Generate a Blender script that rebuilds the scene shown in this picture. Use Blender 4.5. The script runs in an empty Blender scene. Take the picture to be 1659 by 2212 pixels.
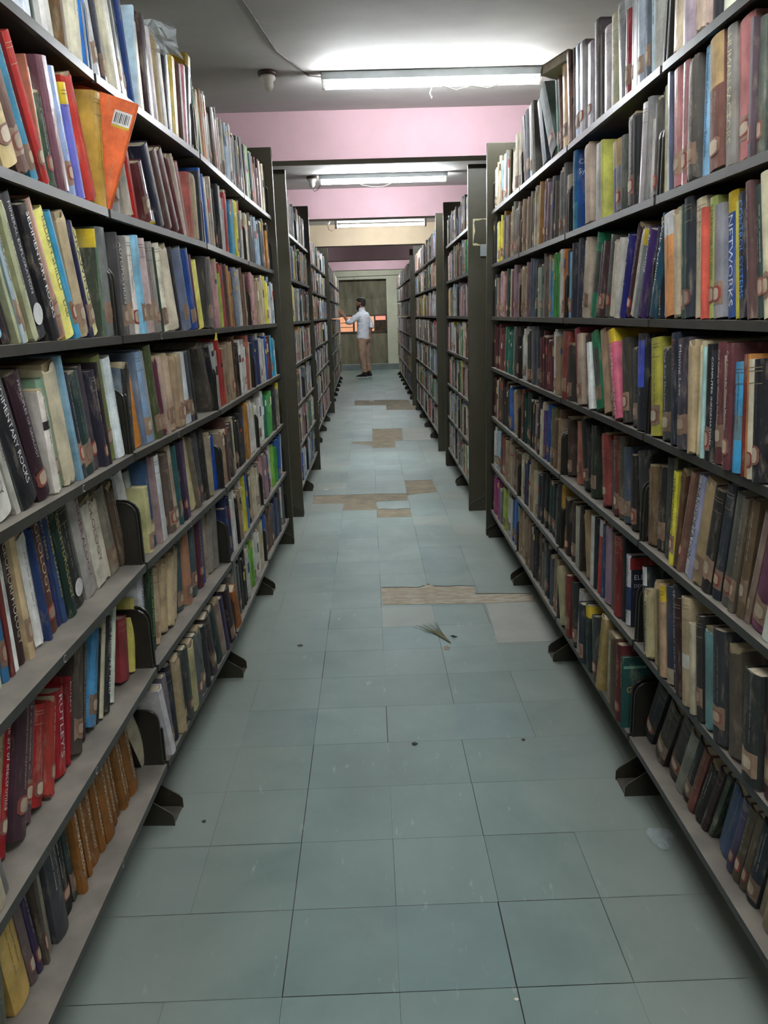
import bpy, bmesh, math, random
from mathutils import Matrix, Vector
C = bpy.context.scene
COL = C.collection
PI = math.pi
# ------------------------------------------------------------------ camera, world, exposure
cam = bpy.data.cameras.new('camera'); camo = bpy.data.objects.new('camera', cam); COL.objects.link(camo)
cam.sensor_fit = 'AUTO'; cam.sensor_width = 36.0; cam.lens = 1717.669 / 2212 * 36.0
cam.clip_start = 0.02; cam.clip_end = 100
F = Vector((0.012537, 0.970406, -0.241153)); RR = Vector((0.99936, -0.020244, -0.029507)); UU = Vector((0.033516, 0.240628, 0.970039))
M = Matrix.Identity(4)
for i in range(3):
    M[i][0] = RR[i]; M[i][1] = UU[i]; M[i][2] = -F[i]
M[0][3], M[1][3], M[2][3] = 0, 0, 1.3549
camo.matrix_world = M
C.camera = camo
w = bpy.data.worlds.new('world'); C.world = w; w.use_nodes = True
w.node_tree.nodes['Background'].inputs[0].default_value = (0.75, 0.8, 0.85, 1)
w.node_tree.nodes['Background'].inputs[1].default_value = 0.05
C.view_settings.view_transform = 'Standard'; C.view_settings.look = 'None'
C.view_settings.gamma = 1; C.view_settings.use_curve_mapping = False
C.view_settings.exposure = 3.38
C.render.engine = 'CYCLES'
C.cycles.use_denoising = True
C.cycles.max_bounces = 7; C.cycles.diffuse_bounces = 5; C.cycles.sample_clamp_indirect = 8
TUBE = 18      # tube emission strength
LAMPS = [(0.37, -4.5, 2.49), (0.37, -2.2, 2.49), (0.2, 1.1, 2.49), (0.37, 4.46, 2.49), (0.18, 7.48, 2.49), (0.205, 10.5, 2.44), (0.2, 16.4, 2.49), (.2, 19.0, 2.49)] + [(sx_, y_, 2.49) for sx_ in (-2.35, 2.5) for y_ in (-1.5, 1.5, 4.5, 7.5, 10.5, 13.5, 16.4)]  # side-aisle tubes and the end-wall tube are added unseen for fill light

# ------------------------------------------------------------------ helpers
def lin(c):
    return tuple(((v / 255) / 12.92 if v / 255 <= 0.04045 else ((v / 255 + 0.055) / 1.055) ** 2.4) for v in c)
def tag(o, label=None, cat=None, group=None, kind=None):
    if label: o['label'] = label
    if cat: o['category'] = cat
    if group: o['group'] = group
    if kind: o['kind'] = kind
    return o
def mat(name, rgb, rough=0.6, metal=0.0, noise=0.0, scale=8.0, rgb2=None, bump=0.0, dust=None, emit=0.0, stretch=None, spec=0.5, alpha=1.0, obj=False):
    m = bpy.data.materials.new(name); m.use_nodes = True; nt = m.node_tree; b = nt.nodes['Principled BSDF']
    b.inputs['Roughness'].default_value = rough; b.inputs['Metallic'].default_value = metal
    b.inputs['Specular IOR Level'].default_value = spec
    b.inputs['Alpha'].default_value = alpha
    c1 = lin(rgb); c2 = lin(rgb2) if rgb2 else tuple(v * (1 - noise) for v in c1)
    tc = nt.nodes.new('ShaderNodeTexCoord'); mp = nt.nodes.new('ShaderNodeMapping')
    nt.links.new(tc.outputs['Object'], mp.inputs[0])
    if stretch: mp.inputs['Scale'].default_value = stretch
    n = nt.nodes.new('ShaderNodeTexNoise'); n.inputs['Scale'].default_value = scale; n.inputs['Detail'].default_value = 7
    n.inputs['Roughness'].default_value = 0.62
    nt.links.new(mp.outputs[0], n.inputs['Vector'])
    rp = nt.nodes.new('ShaderNodeValToRGB'); rp.color_ramp.elements[0].position = 0.38; rp.color_ramp.elements[1].position = 0.66
    rp.color_ramp.elements[0].color = (*c2, 1); rp.color_ramp.elements[1].color = (*c1, 1)
    nt.links.new(n.outputs[0], rp.inputs[0]); last = rp.outputs[0]
    if dust:
        g = nt.nodes.new('ShaderNodeNewGeometry'); sx = nt.nodes.new('ShaderNodeSeparateXYZ'); nt.links.new(g.outputs['Normal'], sx.inputs[0])
        n2 = nt.nodes.new('ShaderNodeTexNoise'); n2.inputs['Scale'].default_value = 9; n2.inputs['Detail'].default_value = 6
        nt.links.new(tc.outputs['Object'], n2.inputs['Vector'])
        mr = nt.nodes.new('ShaderNodeMapRange'); mr.inputs[1].default_value = 0.3; mr.inputs[2].default_value = 0.6; mr.inputs[3].default_value = 0.5; mr.inputs[4].default_value = 1.0
        nt.links.new(n2.outputs[0], mr.inputs[0])
        mu = nt.nodes.new('ShaderNodeMath'); mu.operation = 'MULTIPLY'; mu.use_clamp = True
        nt.links.new(sx.outputs['Z'], mu.inputs[0]); nt.links.new(mr.outputs[0], mu.inputs[1])
        mx = nt.nodes.new('ShaderNodeMixRGB'); nt.links.new(mu.outputs[0], mx.inputs[0]); nt.links.new(last, mx.inputs[1])
        mx.inputs[2].default_value = (*lin(dust), 1); last = mx.outputs[0]
        rr = nt.nodes.new('ShaderNodeMapRange'); rr.inputs[3].default_value = rough; rr.inputs[4].default_value = 0.85
        nt.links.new(mu.outputs[0], rr.inputs[0]); nt.links.new(rr.outputs[0], b.inputs['Roughness'])
    nt.links.new(last, b.inputs['Base Color'])
    if bump:
        bp = nt.nodes.new('ShaderNodeBump'); bp.inputs['Strength'].default_value = bump; bp.inputs['Distance'].default_value = 0.01
        nt.links.new(n.outputs[0], bp.inputs['Height']); nt.links.new(bp.outputs[0], b.inputs['Normal'])
    if emit:
        b.inputs['Emission Color'].default_value = (*c1, 1); b.inputs['Emission Strength'].default_value = emit
    return m

def book_material():
    m = bpy.data.materials.new('book_surface'); m.use_nodes = True; nt = m.node_tree; b = nt.nodes['Principled BSDF']; L = nt.links.new
    at = nt.nodes.new('ShaderNodeAttribute'); at.attribute_name = 'Col'
    gl = nt.nodes.new('ShaderNodeAttribute'); gl.attribute_name = 'gloss'
    tc = nt.nodes.new('ShaderNodeTexCoord'); oi = nt.nodes.new('ShaderNodeObjectInfo')
    ad = nt.nodes.new('ShaderNodeVectorMath'); ad.operation = 'ADD'; L(tc.outputs['Object'], ad.inputs[0])
    cx = nt.nodes.new('ShaderNodeMath'); cx.operation = 'MULTIPLY'; cx.inputs[1].default_value = 13; L(oi.outputs['Random'], cx.inputs[0]); L(cx.outputs[0], ad.inputs[1])
    mp = nt.nodes.new('ShaderNodeMapping'); mp.inputs['Scale'].default_value = (1, 1, 0.28); L(ad.outputs[0], mp.inputs[0])
    n1 = nt.nodes.new('ShaderNodeTexNoise'); n1.inputs['Scale'].default_value = 42; n1.inputs['Detail'].default_value = 8; n1.inputs['Roughness'].default_value = 0.7; L(mp.outputs[0], n1.inputs['Vector'])
    r1 = nt.nodes.new('ShaderNodeMapRange'); r1.inputs[1].default_value = 0.54; r1.inputs[2].default_value = 0.78; r1.inputs[3].default_value = 0; r1.inputs[4].default_value = 0.62; L(n1.outputs[0], r1.inputs[0])
    m1 = nt.nodes.new('ShaderNodeMixRGB'); L(r1.outputs[0], m1.inputs[0]); L(at.outputs['Color'], m1.inputs[1]); m1.inputs[2].default_value = (*lin((186, 172, 148)), 1)
    n2 = nt.nodes.new('ShaderNodeTexNoise'); n2.inputs['Scale'].default_value = 14; n2.inputs['Detail'].default_value = 6; n2.inputs['Roughness'].default_value = 0.65; L(ad.outputs[0], n2.inputs['Vector'])
    r2 = nt.nodes.new('ShaderNodeMapRange'); r2.inputs[1].default_value = 0.3; r2.inputs[2].default_value = 0.7; r2.inputs[3].default_value = 0.55; r2.inputs[4].default_value = 1.25; L(n2.outputs[0], r2.inputs[0])
    m2 = nt.nodes.new('ShaderNodeMixRGB'); m2.blend_type = 'MULTIPLY'; m2.inputs[0].default_value = 1; L(m1.outputs[0], m2.inputs[1]); L(r2.outputs[0], m2.inputs[2])
    L(m2.outputs[0], b.inputs['Base Color'])
    r3 = nt.nodes.new('ShaderNodeMapRange'); r3.inputs[3].default_value = 0.72; r3.inputs[4].default_value = 0.2; L(gl.outputs['Fac'], r3.inputs[0])
    rn = nt.nodes.new('ShaderNodeMath'); rn.operation = 'MULTIPLY_ADD'; rn.inputs[1].default_value = 0.25; L(n1.outputs[0], rn.inputs[0]); 
    sb = nt.nodes.new('ShaderNodeMath'); sb.operation = 'SUBTRACT'; sb.inputs[1].default_value = 0.1; L(r3.outputs[0], sb.inputs[0]); L(sb.outputs[0], rn.inputs[2]); L(rn.outputs[0], b.inputs['Roughness'])
    bp = nt.nodes.new('ShaderNodeBump'); bp.inputs['Strength'].default_value = 0.35; bp.inputs['Distance'].default_value = 0.002; L(n1.outputs[0], bp.inputs['Height']); L(bp.outputs[0], b.inputs['Normal'])
    return m

BOOK = book_material()
METAL = mat('olive_enamel', (50, 47, 36), 0.34, noise=0.25, scale=14, dust=(84, 80, 72))
PANEL = mat('olive_panel_paint', (58, 55, 41), 0.42, noise=0.22, scale=10)
SHELF = mat('dusty_shelf_enamel', (62, 60, 55), 0.4, noise=0.35, scale=20, dust=(132, 125, 115))
BLACK = mat('back_shade', (20, 19, 17), 0.8, noise=0.3)
PLATE = mat('bookend_enamel', (44, 42, 36), 0.32, noise=0.3, scale=18)
CREAM = mat('cream_undercoat', (176, 168, 130), 0.7, noise=0.2, scale=40)
WHITEP = mat('white_plastic', (215, 212, 205), 0.4, noise=0.12, scale=30)
BROWNP = mat('brown_wood_block', (58, 36, 30), 0.5, noise=0.2, scale=30)
CHALK = mat('chalk_mark', (205, 205, 200), 0.9)

class MB:
    def __init__(s): s.v = []; s.f = []; s.c = []; s.g = []
    def add(s, vs, fs, col=(128, 128, 128), g=0.0, mtx=None):
        o = len(s.v)
        if mtx is not None: vs = [mtx @ Vector(p) for p in vs]
        s.v += [tuple(p) for p in vs]
        l = lin(col) if not isinstance(col, list) else None
        for i, f in enumerate(fs):
            s.f.append(tuple(o + k for k in f)); s.c.append(l if l else lin(col[i])); s.g.append(g)
    def box(s, x0, x1, y0, y1, z0, z1, col=(128, 128, 128), g=0.0, mtx=None):
        vs = [(x, y, z) for z in (z0, z1) for y in (y0, y1) for x in (x0, x1)]
        s.add(vs, [(0, 2, 3, 1), (4, 5, 7, 6), (0, 1, 5, 4), (2, 6, 7, 3), (0, 4, 6, 2), (1, 3, 7, 5)], col, g, mtx)
    def prism(s, poly, a, b, axis='z', col=(128, 128, 128), g=0.0, mtx=None):
        n = len(poly)
        def P(p, h): return {'z': (p[0], p[1], h), 'y': (p[0], h, p[1]), 'x': (h, p[0], p[1])}[axis]
        vs = [P(p, a) for p in poly] + [P(p, b) for p in poly]
        s.add(vs, [tuple(reversed(range(n))), tuple(range(n, 2 * n))] + [(i, (i + 1) % n, n + (i + 1) % n, n + i) for i in range(n)], col, g, mtx)
    def tube(s, pts, rad, n=8, col=(128, 128, 128), g=0.0, caps=True):
        rings = []
        for i, p in enumerate(pts):
            p = Vector(p); d = (Vector(pts[min(i + 1, len(pts) - 1)]) - Vector(pts[max(i - 1, 0)])).normalized()
            a = Vector((0, 0, 1)) if abs(d.z) < 0.9 else Vector((1, 0, 0)); u = d.cross(a).normalized(); v = d.cross(u)
            r = rad[i] if isinstance(rad, (list, tuple)) else rad
            rings.append([p + (u * math.cos(2 * PI * k / n) + v * math.sin(2 * PI * k / n)) * r for k in range(n)])
        vs = [q for r in rings for q in r]
        fs = [(i * n + k, i * n + (k + 1) % n, (i + 1) * n + (k + 1) % n, (i + 1) * n + k) for i in range(len(rings) - 1) for k in range(n)]
        if caps: fs += [tuple(range(n)), tuple(reversed(range((len(rings) - 1) * n, len(rings) * n)))]
        s.add(vs, fs, col, g)
    def lathe(s, prof, cx, cy, n=20, col=(128, 128, 128)):
        vs = [(cx + r * math.cos(2 * PI * k / n), cy + r * math.sin(2 * PI * k / n), z) for r, z in prof for k in range(n)]
        fs = [(i * n + k, i * n + (k + 1) % n, (i + 1) * n + (k + 1) % n, (i + 1) * n + k) for i in range(len(prof) - 1) for k in range(n)]
        s.add(vs, fs + [tuple(range(n)), tuple(reversed(range((len(prof) - 1) * n, len(prof) * n)))], col)
    def mesh(s, name, material, smooth=False, attrs=True):
        me = bpy.data.meshes.new(name); me.from_pydata(s.v, [], s.f); me.materials.append(material)
        if attrs:
            cl = []; gg = []
            for f, c, g in zip(s.f, s.c, s.g):
                for _ in f: cl += [c[0], c[1], c[2], 1.0]; gg.append(g)
            me.attributes.new('Col', 'FLOAT_COLOR', 'CORNER').data.foreach_set('color', cl)
            me.attributes.new('gloss', 'FLOAT', 'CORNER').data.foreach_set('value', gg)
        if smooth: me.polygons.foreach_set('use_smooth', [True] * len(me.polygons))
        return me
def link(name, me, parent=None, bevel=0.0, mtx=None):
    o = bpy.data.objects.new(name, me); COL.objects.link(o)
    if parent: o.parent = parent
    if mtx is not None: o.matrix_world = mtx
    if bevel:
        b = o.modifiers.new('bevel', 'BEVEL'); b.width = bevel; b.segments = 2; b.limit_method = 'ANGLE'
    return o
def part(mb, name, material, parent=None, bevel=0.0, smooth=False, attrs=False):
    return link(name, mb.mesh(name, material, smooth, attrs), parent, bevel)
def empty(name, loc=(0, 0, 0), rz=0.0):
    o = bpy.data.objects.new(name, None); COL.objects.link(o); o.location = loc; o.rotation_euler = (0, 0, rz); o.empty_display_size = 0.05
    return o

# ------------------------------------------------------------------ room shell
ZC = 2.555; ZB = 2.28; XW = 3.6; Y0 = -6.0; YE = 20.45
PINK = mat('pink_distemper', (172, 140, 149), 0.75, noise=0.12, scale=2.2, bump=0.12)
CREAMW = mat('cream_distemper', (184, 166, 142), 0.75, noise=0.12, scale=2.2, bump=0.12)
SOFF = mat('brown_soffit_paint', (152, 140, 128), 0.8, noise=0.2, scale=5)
CEIL = mat('grey_ceiling_plaster', (186, 182, 180), 0.8, noise=0.2, scale=1.1, bump=0.25, stretch=(1, 1.8, 1))
WALLG = mat('grey_green_wall_paint', (172, 172, 152), 0.8, noise=0.14, scale=3, bump=0.15)
WALLD = mat('weathered_concrete_panel', (112, 106, 86), 0.85, rgb2=(84, 80, 64), scale=5, stretch=(1.6, 1, 0.35), bump=0.3)
PLINTH = mat('slate_plinth', (96, 106, 106), 0.6, noise=0.25, scale=6)
b = MB(); b.box(-XW, XW, Y0, YE + 0.6, ZC, ZC + 0.1)
tag(part(b, 'ceiling', CEIL), 'grey plastered ceiling above the library aisle', kind='structure')
b = MB(); b.box(-XW - 0.1, -XW, Y0, YE + 0.6, -0.05, ZC + 0.1)
tag(part(b, 'wall_left', WALLG), 'painted side wall beyond the left shelving', kind='structure')
b = MB(); b.box(XW, XW + 0.1, Y0, YE + 0.6, -0.05, ZC + 0.1)
tag(part(b, 'wall_right', WALLG), 'painted side wall beyond the right shelving', kind='structure')
b = MB(); b.box(-XW, XW, Y0 - 0.1, Y0, -0.05, ZC + 0.1)
tag(part(b, 'wall_front', WALLG), 'painted wall behind the viewer', kind='structure')
for i, (y, t, m, txt) in enumerate([(-3.9, .17, PINK, 'pink ceiling beam far behind the viewer'), (-0.87, .17, PINK, 'pink ceiling beam just behind the viewer'), (2.18, .17, PINK, 'pink ceiling beam overhead above the frame'), (5.23, .17, PINK, 'wide pink ceiling beam nearest the viewer'), (8.27, .2, PINK, 'second pink ceiling beam down the aisle'),
                               (11.45, .2, CREAMW, 'cream ceiling beam behind the hanging tube'), (14.5, .25, PINK, 'shaded ceiling beam near the aisle end'), (17.6, .25, PINK, 'small lit pink beam before the end wall')]):
    b = MB(); b.box(-XW, XW, y, y + t, ZB, ZC + .02)
    o = part(b, 'trim_%d' % (i + 1), m); tag(o, txt, kind='structure')
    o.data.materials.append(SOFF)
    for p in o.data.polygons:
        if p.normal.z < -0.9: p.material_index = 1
# end wall with window recess
b = MB(); RX0, RX1, RZ0, RZ1 = -0.95, 0.49, 0.14, 2.21
b.box(-XW, RX0, YE, YE + .5, -.05, ZC + .02); b.box(RX1, XW, YE, YE + .5, -.05, ZC + .02); b.box(RX0, RX1, YE, YE + .5, RZ1, ZC + .02); b.box(RX0, RX1, YE, YE + .5, -.05, RZ0)
tag(part(b, 'wall_back', WALLG), 'grey-green painted wall at the end of the aisle', kind='structure')
b = MB(); b.box(RX0, RX1, YE + .22, YE + .3, RZ0, .93); b.box(RX0, RX1, YE + .22, YE + .3, 1.35, RZ1)
tag(part(b, 'trim_20', WALLD), 'weathered concrete panel in the end wall recess', kind='structure')
b = MB(); b.box(-XW, XW, YE - .015, YE, 0, .14)
tag(part(b, 'baseboard_back', PLINTH, bevel=.004), 'dark slate skirting along the end wall', kind='structure')
# window band
FRM = mat('dark_brown_window_frame', (62, 42, 32), 0.5, noise=0.3, scale=20)
GLS = mat('orange_lit_glass', (250, 176, 132), 0.35, noise=0.12, scale=6, emit=0.04)
GLP = mat('pink_lit_glass', (255, 150, 128), 0.35, noise=0.1, scale=9, emit=0.06)
GLD = mat('dusty_brown_glass', (66, 50, 36), 0.25, noise=0.5, scale=7)
win = empty('window_1', (0, YE + .2, 0)); tag(win, 'low brown-framed window band with orange panes behind the person', kind='structure')
b = MB()
for x0, x1, z0, z1 in [(RX0, RX1, .92, .955), (RX0, RX1, 1.32, 1.355), (RX0, RX0 + .04, .92, 1.355), (.455, RX1, .92, 1.355), (-.375, -.33, .955, 1.32), (.16, .2, .955, 1.32), (.2, .455, 1.2, 1.222), (RX0 + .04, -.375, 1.057, 1.069), (RX0 + .04, -.375, 1.167, 1.179)]:
    b.box(x0, x1, -.02, .03, z0, z1)
part(b, 'window_frame', FRM, win, bevel=.003)
for x0, x1, z0, z1, m in [(RX0 + .04, -.375, .955, 1.06, GLS), (RX0 + .04, -.375, 1.066, 1.17, GLS), (RX0 + .04, -.375, 1.176, 1.32, GLS), (-.33, .16, .955, 1.32, GLS), (.2, .455, 1.222, 1.32, GLP), (.2, .455, .955, 1.2, GLD)]:
    b = MB(); b.box(x0, x1, .0, .006, z0, z1); part(b, 'pane', m, win)
# floor
TILE = bpy.data.materials.new('vinyl_floor_tile'); TILE.use_nodes = True
nt = TILE.node_tree; pb = nt.nodes['Principled BSDF']; L = nt.links.new
at = nt.nodes.new('ShaderNodeAttribute'); at.attribute_name = 'Col'
tc = nt.nodes.new('ShaderNodeTexCoord')
na = nt.nodes.new('ShaderNodeTexNoise'); na.inputs['Scale'].default_value = 2.6; na.inputs['Detail'].default_value = 9; na.inputs['Roughness'].default_value = .6; na.inputs['Distortion'].default_value = .4; L(tc.outputs['Object'], na.inputs['Vector'])
ra = nt.nodes.new('ShaderNodeMapRange'); ra.inputs[1].default_value = .3; ra.inputs[2].default_value = .7; ra.inputs[3].default_value = .84; ra.inputs[4].default_value = 1.14; L(na.outputs[0], ra.inputs[0])
ma = nt.nodes.new('ShaderNodeMixRGB'); ma.blend_type = 'MULTIPLY'; ma.inputs[0].default_value = 1; L(at.outputs['Color'], ma.inputs[1]); L(ra.outputs[0], ma.inputs[2])
mpb = nt.nodes.new('ShaderNodeMapping'); mpb.inputs['Rotation'].default_value = (0, 0, .5); mpb.inputs['Scale'].default_value = (5, 1.2, 1); L(tc.outputs['Object'], mpb.inputs[0])
nb = nt.nodes.new('ShaderNodeTexNoise'); nb.inputs['Scale'].default_value = 7; nb.inputs['Detail'].default_value = 10; nb.inputs['Roughness'].default_value = .72; L(mpb.outputs[0], nb.inputs['Vector'])
rb = nt.nodes.new('ShaderNodeMapRange'); rb.inputs[1].default_value = .61; rb.inputs[2].default_value = .76; rb.inputs[3].default_value = 0; rb.inputs[4].default_value = .6; L(nb.outputs[0], rb.inputs[0])
mb_ = nt.nodes.new('ShaderNodeMixRGB'); L(rb.outputs[0], mb_.inputs[0]); L(ma.outputs[0], mb_.inputs[1]); mb_.inputs[2].default_value = (*lin((190, 198, 194)), 1)
# mixes towards grey near the shelf feet, with a noise-broken edge
sx = nt.nodes.new('ShaderNodeSeparateXYZ'); L(tc.outputs['Object'], sx.inputs[0])
xo = nt.nodes.new('ShaderNodeMath'); xo.operation = 'SUBTRACT'; xo.inputs[1].default_value = .07; L(sx.outputs['X'], xo.inputs[0])
xa = nt.nodes.new('ShaderNodeMath'); xa.operation = 'ABSOLUTE'; L(xo.outputs[0], xa.inputs[0])
xn = nt.nodes.new('ShaderNodeMath'); xn.operation = 'MULTIPLY_ADD'; xn.inputs[1].default_value = .5; L(na.outputs[0], xn.inputs[0]); L(xa.outputs[0], xn.inputs[2])
rc = nt.nodes.new('ShaderNodeMapRange'); rc.inputs[1].default_value = .52; rc.inputs[2].default_value = .85; rc.inputs[3].default_value = 0; rc.inputs[4].default_value = .62; L(xn.outputs[0], rc.inputs[0])
mc = nt.nodes.new('ShaderNodeMixRGB'); L(rc.outputs[0], mc.inputs[0]); L(mb_.outputs[0], mc.inputs[1]); mc.inputs[2].default_value = (*lin((138, 140, 132)), 1)
L(mc.outputs[0], pb.inputs['Base Color']); pb.inputs['Roughness'].default_value = .52; pb.inputs['Specular IOR Level'].default_value = .35
rd = random.Random(5)
b = MB(); b.box(-XW, XW, Y0, YE + .6, -.1, -.0035, (26, 27, 25))
TX, TY, TSX, TSY = -.222, 1.35, .242, .2465
def patch_cell(cx, cy):
    for p in PATCHES:
        n = len(p); ins = False
        for i in range(n):
            (x1, y1), (x2, y2) = p[i], p[(i + 1) % n]
            if (y1 > cy) != (y2 > cy) and cx < (x2 - x1) * (cy - y1) / (y2 - y1) + x1: ins = not ins
        if ins: return True
    return False
PATCHES = [[[0.026, 3.852], [0.134, 3.848], [0.21, 3.833], [0.247, 3.86], [0.256, 3.877], [0.275, 3.873], [0.289, 3.851], [0.36, 3.834], [0.419, 3.842], [0.497, 3.822], [0.486, 3.715], [0.653, 3.698], [0.76, 3.686], [0.76, 3.58], [0.516, 3.576], [0.271, 3.59], [0.026, 3.602]],
 [[-0.467, 6.046], [-0.228, 6.037], [0.018, 6.042], [0.261, 6.016], [0.255, 5.799], [0.021, 5.794], [0.019, 5.64], [0.035, 5.577], [0.019, 5.52], [-0.219, 5.544], [-0.224, 5.756], [-0.458, 5.79]],
 [[0.021, 5.533], [0.067, 5.549], [0.142, 5.52], [0.261, 5.531], [0.259, 5.294], [0.021, 5.302]],
 [[0.262, 6.506], [0.496, 6.499], [0.5, 6.044], [0.344, 6.003], [0.263, 5.962]],
 [[0.012, 9.657], [0.367, 9.641], [0.345, 8.71], [0.253, 8.654], [0.25, 8.235], [-0.001, 8.237], [0.013, 8.412], [-0.219, 8.583], [-0.218, 8.688], [0.011, 8.672]],
 [[-0.244, 13.072], [0.015, 12.994], [0.226, 13.024], [0.624, 12.902], [0.611, 12.196], [0.722, 12.122], [0.696, 11.534], [0.233, 11.624], [0.238, 12.262], [-0.245, 12.359], [-0.258, 12.891]]]
for i in range(-14, 16):
    for j in range(-29, 78):
        x0 = TX + i * TSX; y0 = TY + j * TSY
        if x0 > XW or x0 + TSX < -XW or y0 > YE: continue
        g = .0005 if rd.random() < .75 else .0009
        base = (116, 136, 132); k = rd.uniform(-5, 5); r_ = rd.random()
        c = tuple(v + k for v in base)
        if r_ < .08: c = (128 + k, 138 + k, 132 + k)
        elif r_ < .12: c = (110 + k, 132 + k, 131 + k)
        jx = rd.uniform(-.001, .001)
        b.add([(x0 + g + jx, y0 + g, 0), (x0 + TSX - g + jx, y0 + g, 0), (x0 + TSX - g + jx, y0 + TSY - g, 0), (x0 + g + jx, y0 + TSY - g, 0)], [(0, 1, 2, 3)], c)
fl = part(b, 'floor', TILE, attrs=True); tag(fl, 'blue-grey vinyl tiled floor of the aisle', kind='structure')
BARE = mat('bare_screed_adhesive', (160, 147, 122), 0.85, rgb2=(134, 124, 108), scale=9, bump=0.2)
BARE2 = mat('whitish_scraped_screed', (178, 172, 160), 0.85, rgb2=(150, 136, 112), scale=14, stretch=(1, 3, 1), bump=0.2)
DARKL = mat('tile_edge_shadow', (40, 40, 36), 0.9)  # dark strips painted as the tile-thickness shadow along the far patch edges
for k, p in enumerate(PATCHES):
    b = MB(); b.prism(p, 0, .0012); part(b, 'bare_patch', BARE2 if k == 0 else BARE, fl)
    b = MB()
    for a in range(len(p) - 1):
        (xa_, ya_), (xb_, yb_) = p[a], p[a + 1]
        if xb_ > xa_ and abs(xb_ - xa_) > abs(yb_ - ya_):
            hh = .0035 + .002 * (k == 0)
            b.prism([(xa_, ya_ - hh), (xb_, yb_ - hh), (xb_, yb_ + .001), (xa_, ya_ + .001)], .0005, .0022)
    part(b, 'tile_edge_shadow_strip', DARKL, fl)
GREYT = mat('greyed_tile', (158, 160, 152), 0.7, noise=.12, scale=6)
b = MB(); b.prism([[0.385, 9.637], [0.717, 9.653], [0.693, 8.691], [0.458, 8.654], [0.348, 8.709]], 0, .001); b.prism([(.5, 3.1), (.76, 3.1), (.76, 3.57), (.52, 3.57)], 0, .0008)
part(b, 'greyed_patch', GREYT, fl)
# ------------------------------------------------------------------ lamps
TUBEM = bpy.data.materials.new('tube_glow'); TUBEM.use_nodes = True; nt = TUBEM.node_tree
for n in list(nt.nodes):
    if n.type != 'OUTPUT_MATERIAL': nt.nodes.remove(n)
em = nt.nodes.new('ShaderNodeEmission'); em.inputs[0].default_value = (.93, .98, 1.0, 1); em.inputs[1].default_value = TUBE
nt.links.new(em.outputs[0], nt.nodes['Material Output'].inputs[0])
BATTEN = mat('white_batten', (128, 134, 136), 0.5, noise=.15, scale=12)
WIRE = mat('grey_cable', (88, 80, 76), 0.8)
WIREW = mat('white_flex', (225, 225, 215), 0.6)
lamp_labels = ['ceiling tube lamp far behind the viewer', 'ceiling tube lamp behind the viewer', 'ceiling tube lamp overhead above the frame', 'long bright ceiling tube lamp nearest in view, with loose white wires', 'second bright ceiling tube lamp between the pink beams', 'tube lamp hanging below the ceiling before the cream beam', 'far ceiling tube lamp hidden behind the fourth beam', 'added unseen tube lamp brightening the end wall'] + ['%s added unseen fill tube lamp over the neighbouring %s aisle' % (q_, s_) for s_ in ('left', 'right') for q_ in ('rearmost', 'second', 'third', 'fourth', 'fifth', 'sixth', 'farthest')]
for i, (x, y, z) in enumerate(LAMPS):
    root = empty('tube_lamp', (x, y, z)); tag(root, lamp_labels[i], 'lamp')
    hl = .545
    b = MB(); b.tube([(-hl, 0, 0), (hl, 0, 0)], .0145, 14); part(b, 'tube', TUBEM, root, smooth=True)
    b = MB()
    if i == 5:
        b.box(-hl - .03, hl + .03, .015, .06, .04, .07); part(b, 'batten', BATTEN, root, bevel=.003)
        for s in (-1, 1):
            b = MB(); b.box(s * (hl + .012) - .012, s * (hl + .012) + .012, -.02, .05, -.03, .09); part(b, 'end_holder', WIRE, root, bevel=.003)
        for s in (-.09, .4):
            b = MB(); b.box(s - .006, s + .006, .03, .045, .07, .113); part(b, 'hanger', WIREW, root)
    else:
        b.box(-hl - .02, hl + .02, -.022, .022, .026, ZC - z - .001); part(b, 'batten', BATTEN, root, bevel=.003)
        for s in (-1, 1):
            b = MB(); b.box(s * (hl + .008) - .008, s * (hl + .008) + .008, -.014, .014, -.016, .03); part(b, 'end_holder', WHITEP, root, bevel=.003)
    if i in (3, 4):
        b = MB()
        if i == 3:
            b.tube([(-.02, -.02, .02), (0, -.025, -.015), (.05, -.03, -.02), (.12, -.03, -.04), (.2, -.03, -.022), (.28, -.03, -.035), (.36, -.03, -.01), (.42, -.02, .02)], .003, 6)
            b.tube([(0, -.025, -.015), (-.015, -.03, -.05), (-.005, -.03, -.075), (.0, -.028, -.05)], .003, 6)
        else:
            b.tube([(-.25, -.02, .0), (-.18, -.03, -.035), (-.1, -.03, -.05), (0, -.03, -.048), (.08, -.03, -.02), (.12, -.02, .0)], .0035, 6)
        part(b, 'loose_wire', WIREW, root, smooth=True)
for i, (x, y, txt) in enumerate([(-.462, 4.42, 'white ceiling holder on dark round block left of nearest tube lamp'), (-.452, 7.55, 'white ceiling holder beside the second tube lamp'), (-.46, 10.6, 'small white ceiling holder left of the hanging tube lamp')]):
    r = empty('ceiling_rose', (x, y, ZC)); tag(r, txt, 'ceiling rose')
    b = MB(); b.lathe([(.0, 0), (.046, 0), (.05, -.008), (.046, -.02), (.0, -.02)], 0, 0); part(b, 'mounting_block', BROWNP, r, smooth=True)
    b = MB(); b.lathe([(0, -.02), (.038, -.02), (.04, -.035), (.028, -.045), (.027, -.07), (.02, -.085), (.006, -.088), (.005, -.095), (0, -.095)], 0, 0); part(b, 'holder', WHITEP, r, smooth=True)
b = MB(); b.tube([(-.62, 2.36, ZC - .003), (-.5, 3.0, ZC - .003), (-.44, 3.5, ZC - .003), (-.38, 4.1, ZC - .003), (-.26, 4.5, ZC - .003), (-.2, 4.52, ZC - .005), (.3, 4.5, ZC - .006), (.95, 4.49, ZC - .006)], .0035, 6)
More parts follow.
